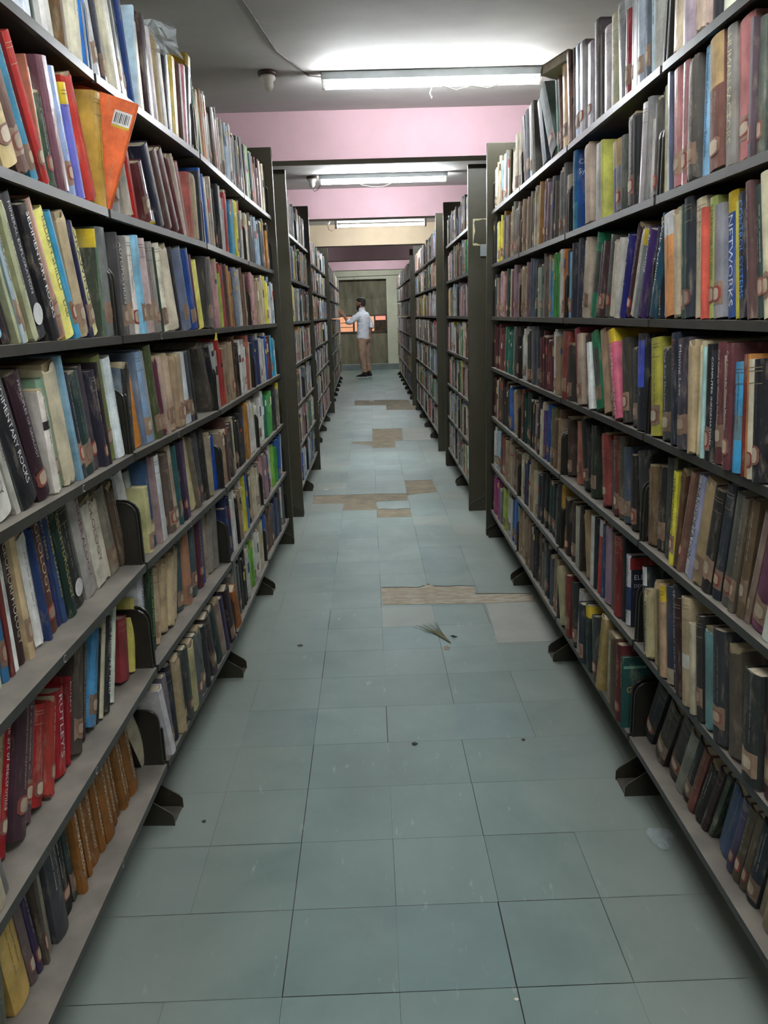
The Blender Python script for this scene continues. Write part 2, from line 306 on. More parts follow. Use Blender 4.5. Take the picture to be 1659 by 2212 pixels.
tag(part(b, 'ceiling_cable', WIRE, smooth=True), 'thin grey cable clipped across the ceiling to the nearest tube lamp', 'cable')
b = MB(); b.tube([(-.452, 7.52, ZC - .09), (-.43, 7.5, ZC - .13), (-.4, 7.49, ZC - .12), (-.375, 7.485, ZC - .08)], .003, 6)
tag(part(b, 'flex_cable', WIRE, smooth=True), 'short flex looping from second ceiling holder to its tube lamp', 'cable')
b = MB(); b.tube([(-.46, 10.57, ZC - .09), (-.45, 10.55, ZC - .15), (-.41, 10.54, ZC - .17), (-.37, 10.53, ZC - .14), (-.37, 10.52, ZC - .06)], .003, 6)
tag(part(b, 'flex_cable', WIRE, smooth=True), 'curled flex from third ceiling holder to the hanging tube lamp', 'cable')
b = MB(); b.tube([(-1.4, YE - .012, 2.27), (-.3, YE - .012, 2.275), (.7, YE - .012, 2.29), (1.2, YE - .012, 2.29)], .008, 6); b.tube([(-.3, YE - .012, 2.27), (-.3, YE - .012, 2.21), (-.3, YE + .1, 2.2)], .005, 6)
tag(part(b, 'wall_cable', WIRE, smooth=True), 'dark cable running along the top of the end wall', 'cable')

# ------------------------------------------------------------------ shelving
ZS = [1.9007, 1.6122, 1.3237, 1.0352, .7467, .4582, .1697]; ST = .019; HP = 2.261
JL = [(.10, -.61), (.985, -.600), (1.9816, -.5937), (2.9017, -.5456), (3.8441, -.5377), (4.7059, -.5156)]
JR = [(.21, .70), (1.122, .703), (2.0363, .7043), (2.9438, .7057), (3.8585, .7117), (4.7481, .7177)]
def lerp_row(n, ya, xa, yb, xb): return [(ya + (yb - ya) * i / n, xa + (xb - xa) * i / n) for i in range(n + 1)]
ROWS = {('L', 1): JL, ('R', 1): JR, ('L', 2): lerp_row(2, 5.435, -.51, 7.13, -.49), ('R', 2): lerp_row(2, 5.435, .685, 7.14, .69),
        ('L', 3): lerp_row(4, 7.87, -.565, 11.455, -.555), ('R', 3): lerp_row(4, 7.93, .68, 11.52, .668), ('L', 4): lerp_row(7, 12.16, -.572, 18.5, -.61), ('R', 4): lerp_row(7, 12.115, .665, 18.45, .665)}
def frame(side, a, c):
    if side == 'L': o, d = a, c
    else: o, d = c, a
    dx, dy = d[1] - o[1], d[0] - o[0]; ln = math.hypot(dx, dy)
    return Vector((o[1], o[0], 0)), math.atan2(-dx, dy), ln
# shared shelf meshes
_cache = {}
def shelf_mesh(ln):
    k = round(ln, 3)
    if k not in _cache:
        b = MB(); g = .008
        prof = [(-.225, 0), (-.225, -.012), (-.012, -.012), (-.012, -ST), (0, -ST), (0, 0)]
        b.prism(prof, g, ln - g, 'y')
        _cache[k] = b.mesh('shelf', SHELF, attrs=False)
    return _cache[k]
def bracket_mesh():
    b = MB(); r = .035; h = .165; d = .2; x1 = -.010
    pr = [(x1 - d, -.03), (x1, -.012), (x1, h - r)] + [(x1 - r + r * math.cos(a), h - r + r * math.sin(a)) for a in [PI / 8 * k for k in range(1, 5)]] + [(x1 - d, h)]
    b.prism(pr, 0, .0022, 'y')
    # rolled rim
    b.tube([(p[0], .001, p[1]) for p in pr[1:-1]] + [(x1 - d, .001, h)], .0028, 6)
    return b.mesh('end_bracket', PLATE, attrs=False)
BRK = bracket_mesh()
def foot_mesh():
    b = MB(); pr = [(-.24, 0), (.017, 0), (.017, .028), (.008, .04), (-.062, .088), (-.24, .1)]
    for s in (-.044, .040): b.prism(pr, s, s + .004, 'y')
    b.box(-.24, .015, -.038, .038, .002, .006)
    return b.mesh('foot', METAL, attrs=False)
FOOT = foot_mesh()
def upright_mesh():
    b = MB(); b.box(-.262, -.23, -.022, .022, .0, 1.93); return b.mesh('upright', METAL, attrs=False)
UPR = upright_mesh()
ordn = ['first', 'second', 'third', 'fourth', 'fifth', 'sixth', 'seventh']
rown = {1: 'nearest', 2: 'second', 3: 'third', 4: 'farthest'}
for (side, row), J in ROWS.items():
    sn = 'left' if side == 'L' else 'right'
    for i in range(len(J) - 1):
        o, rz, ln = frame(side, J[i], J[i + 1])
        root = empty('shelving_bay', o, rz)
        if row == 1: t = ['bay beside and behind the viewer', 'bay nearest the viewer in frame', 'second bay from the viewer', 'third bay from the viewer', 'last bay before the first end panel'][i]; t = 'dark steel seven-shelf %s of the %s-hand run' % (t, sn)
        else: t = 'dark steel seven-shelf bay, %s along the %s %s-hand run' % (ordn[i], rown[row], sn)
        tag(root, t, 'bookcase', 'steel shelving bays lining the aisle')
        for k in range(7):
            sh = link('shelf', shelf_mesh(ln), root); sh.location = (0, 0, ZS[k])
            if row <= 3:
                for yy in (.010, ln - .0125):
                    br = link('end_bracket', BRK, sh); br.location = (0, yy, 0)
        link('upright', UPR, root).location = (0, .022, 0)
        if i in (0, len(J) - 2): link('upright', UPR, root).location = (0, ln - .022, 0)
        link('foot', FOOT, root)
        b = MB(); b.box(-.236, -.231, .0, ln, .06, 1.92); part(b, 'back_shade_sheet', BLACK, root)  # dark sheet standing in for the shade behind the books
# end panels
def end_panel(x, y, s, txt, chips=False):
    r = empty('end_panel', (x, y, 0)); tag(r, txt, 'end panel', 'tall olive steel panels closing each shelving run')
    x1 = -s * .5
    b = MB(); b.box(min(0, x1), max(0, x1), 0, .03, .0, HP); part(b, 'panel', PANEL, r, bevel=.004)
    b = MB(); b.tube([(-s * .008, -.002, .05), (-s * .11, -.002, .105)], .0022, 6); part(b, 'kick_seam', METAL, r)
    b = MB(); b.box(min(0, -s * .012), max(0, -s * .012), -.004, .034, .0, .045); part(b, 'foot_clip', METAL, r, bevel=.002)
    if chips:
        b = MB()
        for pl in ([(.698, 1.933), (.794, 1.933), (.795, 1.926), (.76, 1.929), (.73, 1.922), (.713, 1.924), (.706, 1.91), (.709, 1.88), (.712, 1.857), (.705, 1.83), (.703, 1.808), (.699, 1.779), (.697, 1.775)], [(.698, 1.781), (.717, 1.785), (.735, 1.777), (.756, 1.772), (.74, 1.769), (.698, 1.770)]):
            b.prism([(px_ - x, pz) for px_, pz in pl], -.0006, .0, 'y')
        part(b, 'chipped_paint', CREAM, r)['label'] = 'cream undercoat showing where paint chipped'
        b = MB(); b.box(.077, .119, -.012, .0, 1.70, 1.775); part(b, 'catch_plate', BATTEN, r, bevel=.003)['label'] = 'small silver catch plate'
    return r
end_panel(-.4973, 4.712, 1 * 1, 'dark olive end panel of the nearest left shelving run')
end_panel(.6945, 4.755, -1, 'olive end panel of the nearest right shelving run')
end_panel(-.49, 5.40, 1, 'tall olive panel starting the second left run, after the gap')
end_panel(.667, 5.40, -1, 'tall olive panel with chipped cream paint, starting second right run', True)
end_panel(-.4714, 7.135, 1, 'olive end panel closing the short second left run')
end_panel(.6713, 7.145, -1, 'olive end panel closing the short second right run')
end_panel(.668, 7.895, -1, 'narrow olive panel starting the third right run')
end_panel(-.535, 7.835, 1, 'olive panel starting the third left run, mostly hidden')
end_panel(-.5152, 11.46, 1, 'olive end panel closing the third left run')
end_panel(.66, 11.525, -1, 'olive end panel closing the third right run')
end_panel(.64, 12.08, -1, 'olive panel starting the farthest right run')
end_panel(-.548, 12.125, 1, 'olive panel starting the farthest left run')

# chalk marks on shelf lips
def text_mesh(s, size=1.0):
    cu = bpy.data.curves.new('t', 'FONT'); cu.body = s; cu.size = size; cu.resolution_u = 2
    ob = bpy.data.objects.new('t', cu); COL.objects.link(ob); bpy.context.view_layer.update()
    me = bpy.data.meshes.new_from_object(ob.evaluated_get(bpy.context.evaluated_depsgraph_get()))
    bpy.data.objects.remove(ob); bpy.data.curves.remove(cu)
    v = [tuple(p.co) for p in me.vertices]; f = [tuple(p.vertices) for p in me.polygons]; bpy.data.meshes.remove(me)
    return v, f

# ------------------------------------------------------------------ books
def smooth_profile(t, rnd, n):
    bl = min(.16 * t, .007) if rnd else .0
    if not rnd: return [(-.0012, 0), (0, .0012), (0, t - .0012), (-.0012, t)], bl
    return [(-bl * abs(2 * i / n - 1) ** 2.2, t * i / n) for i in range(n + 1)], bl
def spine_x(t, rnd, y):
    bl = min(.16 * t, .007) if rnd else .0
    return -bl * abs(2 * y / t - 1) ** 2.2
def cover_geo(mb, t, h, D, rnd, colr, g, bands=(), torn=False, side=None, n=6, mtx=None, rng=random):
    pr, bl = smooth_profile(t, rnd, n); c = .0022 if t > .012 else .0012
    O = [(-D, 0)] + pr + [(-D, t)]
    I = [(-D, c)] + [(min(x, -.0) - c - .0005, min(max(y, c), t - c)) for x, y in pr] + [(-D, t - c)]
    zl = sorted(set([0, h] + [q for bnd in bands for q in bnd[:2]] + ([.014, h - .02, h - .045] if torn else []))); m = len(O)
    vs = []
    for z in zl:
        for k, (x, y) in enumerate(O):
            zz = z; xx = x
            if torn and 0 < k < m - 1:
                if z == h: zz = h - rng.uniform(.003, .02); xx -= rng.uniform(-.001, .003)
                elif z == 0: zz = rng.uniform(0, .008); xx -= rng.uniform(-.002, .002)
                elif z > h - .03: xx += rng.uniform(-.0015, .0015)
            vs.append((xx, y, zz))
    nO = len(vs)
    top = [v[2] for v in vs[(len(zl) - 1) * m:]]
    for zi, z in enumerate((0, 1)):
        for k, (x, y) in enumerate(I):
            vs.append((x, y, 0 if z == 0 else top[k]))
    fs = []; cs = []
    for a in range(len(zl) - 1):
        zm = (zl[a] + zl[a + 1]) / 2; cc = colr
        for bnd in bands:
            if bnd[0] <= zm <= bnd[1]: cc = bnd[2]
        for k in range(m - 1):
            fs.append((a * m + k, a * m + k + 1, (a + 1) * m + k + 1, (a + 1) * m + k))
            isb = k in (0, m - 2)
            q = (side or colr) if isb else cc
            if isb and bands and bands[0][3:] and zm > bands[0][0] and zm < bands[0][1]: q = cc
            cs.append(q)
    tb = (len(zl) - 1) * m
    for k in range(m - 1):
        fs.append((nO + k + 1, nO + k, nO + m + k, nO + m + k + 1)); cs.append(colr)
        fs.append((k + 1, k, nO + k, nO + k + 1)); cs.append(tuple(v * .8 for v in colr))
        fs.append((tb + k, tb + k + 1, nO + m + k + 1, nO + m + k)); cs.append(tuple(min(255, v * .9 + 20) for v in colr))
    mb.add(vs, fs, cs, g, mtx)
def pages_geo(mb, t, h, D, rnd, colr=(206, 194, 166), torn=False, mtx=None):
    c = .0022 if t > .012 else .0012; bl = min(.16 * t, .007) if rnd else 0
    x1 = -bl - .003 if not torn else -.0035 - bl * .6
    mb.box(-D + .004, x1, c + .0003, t - c - .0003, .003, h - (.0035 if not torn else .002), colr, 0, mtx)
def patch_geo(mb, t, rnd, u0, u1, z0, z1, off, col, g=.1, n=5, mtx=None, rag=0, rng=random):
    vs = []; 
    for z in (z0, z1):
        for i in range(n + 1):
            u = u0 + (u1 - u0) * i / n; y = u * t
            vs.append((spine_x(t, rnd, y) + off, y, z + (rng.uniform(-rag, rag) if rag else 0)))
    mb.add(vs, [(i, i + 1, n + 2 + i, n + 1 + i) for i in range(n)], col, g, mtx)
def octo(mb, t, rnd, u0, u1, z0, z1, off, col, mtx=None, n=6):
    vs = []; cut = (z1 - z0) * .2
    for s_ in (0, 1):
        for i in range(n + 1):
            f_ = abs(2 * i / n - 1); e = cut * max(0, f_ - .6) / .4; u = u0 + (u1 - u0) * i / n
            vs.append((spine_x(t, rnd, u * t) + off, u * t, (z0 + e) if s_ == 0 else (z1 - e)))
    mb.add(vs, [(i, i + 1, n + 2 + i, n + 1 + i) for i in range(n)], col, .25, mtx)
def label_geo(mb, t, h, rnd, red, rng, mtx=None):
    z0 = h * .12 + rng.uniform(-.008, .012); z1 = z0 + rng.uniform(.03, .038)
    tape = (156, 126, 104) if not red else rng.choice(((150, 76, 66), (142, 92, 80), (160, 66, 60), (128, 86, 74)))
    if rng.random() < .45 or not red: patch_geo(mb, t, rnd, .01, .99, z0 - .006, z1 + .007, .0007, rng.choice(((150, 122, 102), (138, 112, 94), (160, 130, 108))), .35, rag=.003, mtx=mtx, rng=rng)
    if red: octo(mb, t, rnd, .1, .9, z0 + .001, z1 - .001, .0011, tape, mtx)
    octo(mb, t, rnd, .24, .76, z0 + .005, z1 - .005, .0015, rng.choice(((192, 174, 150), (178, 156, 132), (166, 142, 120), (200, 184, 160))), mtx)


def place(side, J0, J1, s1, ang, t, h, setb, zs, tilt=0.0):
    """world matrix of a book; s runs along the bay, s1 is the end nearer to the next book"""
    o, rz, ln = frame(side, J0, J1)
    ca, sa = math.cos(ang), math.sin(ang)
    if ang <= 0: oy, oz = s1 - t / ca if abs(ca) > 0 else s1 - t, 0.0
    else: oy, oz = s1 - t * ca, t * sa
    R = Matrix(((1, 0, 0, -setb), (0, ca, sa, oy), (0, -sa, ca, zs + oz + .0004), (0, 0, 0, 1)))
    return Matrix.Translation(o) @ Matrix.Rotation(rz, 4, 'Z') @ R @ Matrix.Rotation(tilt, 4, 'Y')
shelfn = ['top', 'second', 'third', 'fourth', 'fifth', 'sixth', 'bottom']
# side, shelf, bay, s1, angle, thickness, height, setback, (r,g,b), flags, description, title, title colour, individual
BOOKS = [
('L',1,0,0.6146,-0.22,0.0441,0.24,0.008,(150,148,135),'','grey-cream hardback','',None,1),
('L',1,0,0.6425,-0.233,0.0257,0.24,0.008,(190,195,205),'g','silvery plastic-covered book','',None,1),
('L',1,0,0.6715,-0.106,0.0281,0.24,0.008,(205,212,225),'g','shiny white book','',None,1),
('L',1,0,0.7079,-0.119,0.0351,0.24,0.008,(32,55,36),'','dark green hardback','',None,1),
('L',1,0,0.7505,-0.132,0.0405,0.24,0.008,(165,165,160),'g','grey plastic-covered book','',None,1),
('L',1,0,0.7862,-0.145,0.0343,0.24,0.008,(215,212,208),'g','white glossy book','',None,1),
('L',1,0,0.8236,-0.158,0.0354,0.24,0.008,(200,198,190),'gt','off-white book with torn foot','',None,1),
('L',1,0,0.8728,-0.06,0.0483,0.23,0.008,(112,86,52),'t','book in ragged brown paper','',None,1),
('L',1,0,0.9524,0.051,0.064,0.25,0.008,(196,190,165),'','wide cream hardback','',None,1),
('L',1,0,1.0245,0.009,0.064,0.25,0.008,(24,112,205),'g','bright blue glossy book','',None,1),
('L',1,1,0.0931,-0.223,0.0318,0.25,0.008,(185,186,186),'gl','silver-grey labelled book','',None,1),
('L',1,1,0.1277,-0.204,0.0332,0.25,0.008,(62,62,74),'gl','black shiny labelled book','',None,1),
('L',1,1,0.1576,-0.189,0.0285,0.25,0.008,(190,182,155),'','','',None,0),
('L',1,1,0.1821,-0.202,0.0232,0.25,0.008,(205,202,190),'g','','',None,0),
('L',1,1,0.2266,-0.215,0.0418,0.25,0.008,(74,78,80),'gl','charcoal book with pale stripe','',None,1),
('L',1,1,0.2462,-0.219,0.0184,0.25,0.008,(205,205,200),'g','','',None,0),
('L',1,1,0.273,-0.21,0.0254,0.25,0.008,(44,44,50),'gl','','',None,0),
('L',1,1,0.3075,-0.199,0.033,0.25,0.008,(22,62,125),'','','',None,0),
('L',1,1,0.318,0.125,0.0097,0.25,0.008,(160,186,200),'','','',None,0),
('L',1,1,0.4105,-0.031,0.056,0.24,0.008,(205,195,168),'gt','cream book in crackled plastic','',None,1),
('L',1,1,0.4738,-0.068,0.056,0.255,0.008,(56,34,40),'g','tall dark maroon book','',None,1),
('L',1,1,0.511,-0.082,0.036,0.239,0.008,(188,178,182),'','','',None,0),
('L',1,1,0.5624,-0.027,0.0507,0.2452,0.008,(150,128,84),'','ochre-topped worn book','',None,1),
('L',1,1,0.6301,-0.082,0.056,0.227,0.008,(178,172,156),'','','',None,0),
('L',1,1,0.687,0.039,0.056,0.2496,0.008,(36,36,46),'gB','thick black book with barcode panel','',None,1),
('L',1,1,0.7516,0.073,0.056,0.2385,0.008,(205,178,62),'g','','',None,0),
('L',1,1,0.7931,0.06,0.0406,0.232,0.008,(84,50,46),'','','',None,0),
('L',1,1,0.8251,0.129,0.0309,0.2435,0.008,(205,128,136),'g','','',None,0),
('L',1,1,0.9028,0.231,0.056,0.3,0.008,(46,43,50),'gyB','','',None,0),
('L',1,1,0.9612,0.212,0.056,0.21,0.008,(186,176,146),'t','','',None,0),
('L',2,0,0.5496,-0.417,0.064,0.225,0.008,(196,174,122),'l','cream book with maroon stamp','',None,1),
('L',2,0,0.6109,-0.429,0.0526,0.235,0.008,(128,98,88),'lt','brown cloth book with frayed foot','',None,1),
('L',2,0,0.6441,-0.434,0.0294,0.2603,0.008,(56,126,156),'l','teal blue hardback','',None,1),
('L',2,0,0.6789,-0.431,0.0308,0.2519,0.008,(186,52,48),'l','red hardback beside teal one','',None,1),
('L',2,0,0.6855,-0.152,0.006,0.2284,0.008,(178,104,78),'','','',None,0),
('L',2,0,0.6909,-0.156,0.006,0.2088,0.008,(110,175,115),'g','','',None,0),
('L',2,0,0.7292,-0.17,0.0363,0.1761,0.008,(66,82,66),'lt','dark green book with cream label','',None,1),
('L',2,0,0.7879,-0.185,0.0554,0.2414,0.008,(122,84,94),'g','plum hardback','',None,1),
('L',2,0,0.8294,-0.198,0.0378,0.2386,0.008,(140,162,205),'gl','blue-white plastic-covered book','',None,1),
('L',2,0,0.8675,-0.211,0.0352,0.2197,0.008,(92,94,180),'y','purple book with yellow band','',None,1),
('L',2,0,0.9671,-0.335,0.064,0.2551,0.008,(208,62,48),'t','red book with peeling white edge','',None,1),
('L',2,0,1.018,-0.051,0.05,0.2427,0.008,(184,142,52),'U','mustard book beside orange one','',None,1),
('L',2,0,1.0344,0.111,0.0156,0.2461,0.008,(220,98,44),'BV','orange paperback with barcode,cover exposed','',None,1),
('L',2,1,0.0745,0.041,0.0278,0.2,0.008,(150,130,120),'','','',None,0),
('L',2,1,0.1178,0.027,0.0417,0.22,0.008,(132,128,130),'l','worn grey labelled book','',None,1),
('L',2,1,0.2276,-0.236,0.056,0.1857,0.008,(166,156,140),'t','ragged beige book','',None,1),
('L',2,1,0.2742,-0.219,0.0447,0.2449,0.008,(190,42,38),'g','scarlet book','',None,1),
('L',2,1,0.362,-0.364,0.056,0.151,0.008,(112,62,64),'gl','','',None,0),
('L',2,1,0.5187,-0.438,0.056,0.2254,0.008,(42,44,62),'B','wide navy book showing back cover','',None,1),
('L',2,1,0.5837,-0.452,0.056,0.2243,0.008,(96,70,64),'','grey-brown cloth book','',None,1),
('L',2,1,0.6778,-0.52,0.056,0.2452,0.008,(96,50,52),'','dark maroon cloth book','',None,1),
('L',2,1,0.7037,-0.482,0.0222,0.2469,0.008,(112,58,58),'t','','',None,0),
('L',2,1,0.7302,-0.379,0.0238,0.2464,0.008,(188,168,152),'t','','',None,0),
('L',2,1,0.7737,-0.326,0.0404,0.2247,0.008,(156,108,110),'','','',None,0),
('L',2,1,0.813,0.034,0.0384,0.2071,0.008,(170,88,76),'','','',None,0),
('L',2,1,0.8652,0.02,0.0514,0.2121,0.008,(176,156,120),'t','','',None,0),
('L',2,1,0.9011,0.041,0.0351,0.2244,0.008,(44,44,52),'','','',None,0),
('L',3,0,0.403,-0.395,0.0537,0.25,0.008,(126,196,228),'','sky blue book with darker foot','',None,1),
('L',3,0,0.4399,-0.323,0.0342,0.25,0.008,(48,38,44),'o','black book with yellow lettering','Volume II',(230,215,60),1),
('L',3,0,0.4519,-0.329,0.0106,0.245,0.008,(168,172,132),'','','',None,0),
('L',3,0,0.4675,-0.285,0.0142,0.245,0.008,(150,170,178),'l','blue-spotted pale volume','',None,1),
('L',3,0,0.4834,-0.298,0.0144,0.245,0.008,(172,175,142),'l','first pale green series volume','',None,1),
('L',3,0,0.5012,-0.31,0.0161,0.245,0.008,(176,178,146),'l','middle pale green series volume','',None,1),
('L',3,0,0.526,-0.322,0.0221,0.245,0.008,(166,168,132),'t','ragged pale green series volume','',None,1),
('L',3,0,0.5916,-0.334,0.0571,0.2575,0.008,(58,58,64),'N','charcoal Mineral Exploration book','MINERAL EXPLORATION',(225,225,225),1),
('L',3,0,0.6324,-0.346,0.0362,0.2504,0.008,(42,40,45),'o','black Sedimentary Rocks book','SEDIMENTARY ROCKS',(240,240,240),1),
('L',3,0,0.6803,-0.358,0.0427,0.2638,0.008,(172,126,100),'l','tan hardback with red stamp','',None,1),
('L',3,0,0.7285,-0.36,0.0443,0.2524,0.008,(228,218,112),'o','pale yellow Indian Shield book','INDIAN SHIELD   Deb',(90,80,40),1),
('L',3,0,0.755,-0.363,0.024,0.255,0.008,(52,145,190),'l','bright blue book with tan label','',None,1),
('L',3,0,0.8048,-0.272,0.0472,0.2551,0.008,(176,156,120),'lt','tan book with torn head','',None,1),
('L',3,0,0.8232,-0.284,0.0168,0.2429,0.008,(42,42,84),'l','','',None,0),
('L',3,0,0.8821,-0.323,0.04,0.244,0.008,(212,205,140),'tl','yellow and navy Drawing book','DRAWING',(60,60,70),1),
('L',3,0,0.8895,0.046,0.0067,0.2348,0.008,(62,118,66),'yG','','',None,0),
('L',3,0,1.0184,-0.037,0.064,0.2455,0.008,(112,118,116),'Bl','big grey-green book with barcode','',None,1),
('L',3,0,1.0291,0.064,0.0099,0.2412,0.008,(70,68,68),'','','',None,0),
('L',3,1,0.0996,-0.019,0.0483,0.2357,0.008,(90,86,86),'l','dark grey Automotive book','AUTOMATION',(215,215,215),1),
('L',3,1,0.1371,-0.012,0.0368,0.2381,0.008,(134,128,122),'l','dusty grey labelled book','',None,1),
('L',3,1,0.1906,-0.026,0.0523,0.2422,0.008,(222,216,206),'l','white book with red patch','',None,1),
('L',3,1,0.2164,-0.039,0.025,0.2478,0.008,(112,168,195),'l','','',None,0),
('L',3,1,0.2822,-0.084,0.056,0.2429,0.008,(180,156,154),'l','pinkish white labelled book','',None,1),
('L',3,1,0.3308,-0.097,0.0465,0.2379,0.008,(126,118,112),'l','mid grey labelled book','',None,1),
('L',3,1,0.3773,-0.111,0.0428,0.2432,0.008,(148,136,130),'l','pale grey labelled book','',None,1),
('L',3,1,0.3964,-0.124,0.0176,0.2317,0.008,(52,74,56),'','','',None,0),
('L',3,1,0.4529,-0.138,0.0532,0.2445,0.008,(208,202,180),'l','cream book with round label','',None,1),
('L',3,1,0.5532,-0.275,0.056,0.2499,0.008,(202,190,166),'t','wide cream hardback','',None,1),
('L',3,1,0.5936,-0.2,0.0388,0.2461,0.008,(42,42,48),'','','',None,0),
('L',3,1,0.673,-0.248,0.056,0.2486,0.008,(98,108,134),'l','slate blue labelled book','',None,1),
('L',3,1,0.7401,-0.227,0.056,0.25,0.008,(38,84,158),'l','','',None,0),
('L',3,1,0.7868,-0.183,0.0451,0.2352,0.008,(102,50,66),'','','',None,0),
('L',3,1,0.8599,-0.219,0.056,0.2211,0.008,(224,218,102),'','','',None,0),
('L',3,1,0.8979,0.123,0.0369,0.2408,0.008,(56,52,50),'','','',None,0),
('L',3,1,0.9435,0.11,0.0448,0.2347,0.008,(112,106,100),'l','','',None,0),
('L',4,0,0.3665,-0.291,0.064,0.25,0.014,(186,186,176),'','large grey Geology book','PHYSICAL GEOLOGY',(95,70,65),1),
('L',4,0,0.3848,-0.295,0.0167,0.25,0.014,(172,170,160),'','second large grey Geology book','GENERAL GEOLOGY',(95,70,65),1),
('L',4,0,0.4631,-0.341,0.064,0.2542,0.014,(40,40,44),'c','Sedimentary Rocks book with grey cover','SEDIMENTARY ROCKS',(240,240,240),1),
('L',4,0,0.5209,-0.282,0.0547,0.2428,0.014,(48,22,34),'l','thick blackish maroon labelled book','PRINCIPLES OF GEOLOGY',(200,190,195),1),
('L',4,0,0.5504,-0.098,0.0285,0.2045,0.014,(205,196,186),'tk','tattered white book with black band','',None,1),
('L',4,0,0.5857,-0.112,0.0342,0.22,0.014,(115,155,128),'l','green and cream labelled book','',None,1),
('L',4,0,0.6614,-0.167,0.064,0.2505,0.014,(190,180,150),'t','thick olive-cream book','',None,1),
('L',4,0,0.6773,-0.169,0.0149,0.2617,0.014,(114,155,178),'','','',None,0),
('L',4,0,0.7018,-0.182,0.0232,0.2236,0.014,(48,52,64),'l','slim dark navy book','',None,1),
('L',4,0,0.7678,-0.195,0.0631,0.2209,0.014,(36,62,60),'l','dark green hardback with gold mark','',None,1),
('L',4,0,0.8166,-0.187,0.0472,0.2299,0.014,(78,68,76),'l','dark plum book with red label','',None,1),
('L',4,0,0.842,-0.17,0.0243,0.2203,0.014,(52,48,64),'l','navy book with red label','',None,1),
('L',4,0,0.8583,-0.117,0.0153,0.2347,0.014,(46,32,36),'','','',None,0),
('L',4,0,0.9296,-0.151,0.064,0.2474,0.014,(126,136,66),'l','olive green book with dark lettering','MINE VALUATION',(60,62,35),1),
('L',4,0,0.9765,-0.164,0.0452,0.2416,0.014,(208,218,220),'','white Engineering and General Geology book','ENGINEERING and GENERAL GEOLOGY',(100,105,120),1),
('L',4,0,1.0532,0.066,0.064,0.2242,0.014,(40,40,36),'ct','black book with cream top band','',None,1),
('L',4,1,0.1267,-0.181,0.056,0.2022,0.012,(212,130,42),'','orange book at bay end','',None,1),
('L',4,1,0.1517,-0.134,0.0239,0.2457,0.012,(96,112,134),'','','',None,0),
('L',4,1,0.2038,-0.147,0.05,0.2445,0.012,(122,152,184),'l','light blue book with label','',None,1),
('L',4,1,0.2309,-0.15,0.0259,0.2441,0.012,(142,146,146),'','','',None,0),
('L',4,1,0.2774,-0.163,0.0449,0.2581,0.012,(78,88,52),'l','olive green book','',None,1),
('L',4,1,0.3288,-0.177,0.0489,0.2219,0.012,(100,46,68),'lt','maroon book with torn pages above','',None,1),
('L',4,1,0.3508,-0.181,0.0209,0.2243,0.012,(168,144,128),'l','','',None,0),
('L',4,1,0.3764,-0.191,0.0243,0.2149,0.012,(42,42,70),'lt','','',None,0),
('L',4,1,0.4183,-0.129,0.0408,0.2285,0.012,(174,148,122),'lt','','',None,0),
('L',4,1,0.4453,-0.1,0.026,0.2246,0.012,(162,138,112),'lt','','',None,0),
('L',4,1,0.4729,0.001,0.0268,0.2181,0.012,(150,125,96),'lt','','',None,0),
('L',4,1,0.5125,-0.013,0.0388,0.2255,0.012,(160,140,112),'lt','','',None,0),
('L',4,1,0.5957,-0.139,0.056,0.2195,0.012,(192,198,204),'gl','','',None,0),
('L',4,1,0.6393,-0.153,0.0413,0.2202,0.012,(72,76,82),'l','','',None,0),
('L',4,1,0.6713,-0.166,0.0304,0.2261,0.012,(40,44,48),'','','',None,0),
('L',4,1,0.9439,-0.472,0.056,0.2516,0.012,(92,86,78),'','','',None,0),
('L',4,1,0.9628,-0.377,0.0168,0.2427,0.012,(38,38,44),'','','',None,0),
('L',4,1,0.9772,-0.065,0.0135,0.2351,0.012,(194,178,148),'','','',None,0),
('L',5,0,0.305,0.006,0.064,0.23,0.054,(178,184,166),'','pale mint volume','',None,1),
('L',5,0,0.3311,-0.008,0.0251,0.24,0.054,(54,114,156),'l','blue book with white emblem','',None,1),
('L',5,0,0.3455,-0.021,0.0135,0.24,0.054,(118,44,38),'','dark red book with glossy foot','',None,1),
('L',5,0,0.373,-0.035,0.026,0.24,0.054,(206,212,206),'','plain white book','',None,1),
('L',5,0,0.4038,-0.048,0.0292,0.25,0.054,(62,42,42),'o','dark brown book with cream lettering','GEOMORPHOLOGY',(225,215,190),1),
('L',5,0,0.4289,-0.061,0.023,0.25,0.054,(194,168,126),'l','tan book with brown label','',None,1),
('L',5,0,0.4549,-0.075,0.024,0.25,0.054,(124,86,66),'l','brown leather book with maroon label','',None,1),
('L',5,0,0.4942,-0.088,0.0383,0.2393,0.054,(212,212,208),'t','white folded-paper book','',None,1),
('L',5,0,0.5095,-0.101,0.0143,0.235,0.054,(44,68,118),'','blue and white thin book','',None,1),
('L',5,0,0.5652,-0.115,0.0517,0.25,0.054,(100,62,50),'l','chestnut book with round label','GEOLOGY',(215,195,160),1),
('L',5,0,0.5874,-0.128,0.0207,0.25,0.054,(46,54,104),'','navy book with gold lettering','PATTERNS',(200,180,90),1),
('L',5,0,0.6103,-0.141,0.0214,0.25,0.054,(62,88,136),'','blue Machine Learning book','MACHINE LEARNING',(205,190,95),1),
('L',5,0,0.6517,-0.154,0.039,0.25,0.054,(26,52,46),'','dark green gold-lettered book','GEO HYDROLOGY',(190,175,110),1),
('L',5,0,0.7211,-0.167,0.0593,0.25,0.054,(44,50,46),'N','black and teal book with white emblem','',None,1),
('L',5,0,0.796,-0.201,0.064,0.25,0.054,(158,154,148),'','grey Mineralogy book','MINERALOGY',(120,60,80),1),
('L',5,0,0.862,-0.214,0.0618,0.2244,0.054,(192,186,170),'t','cream Geology book','GEOLOGY',(110,75,70),1),
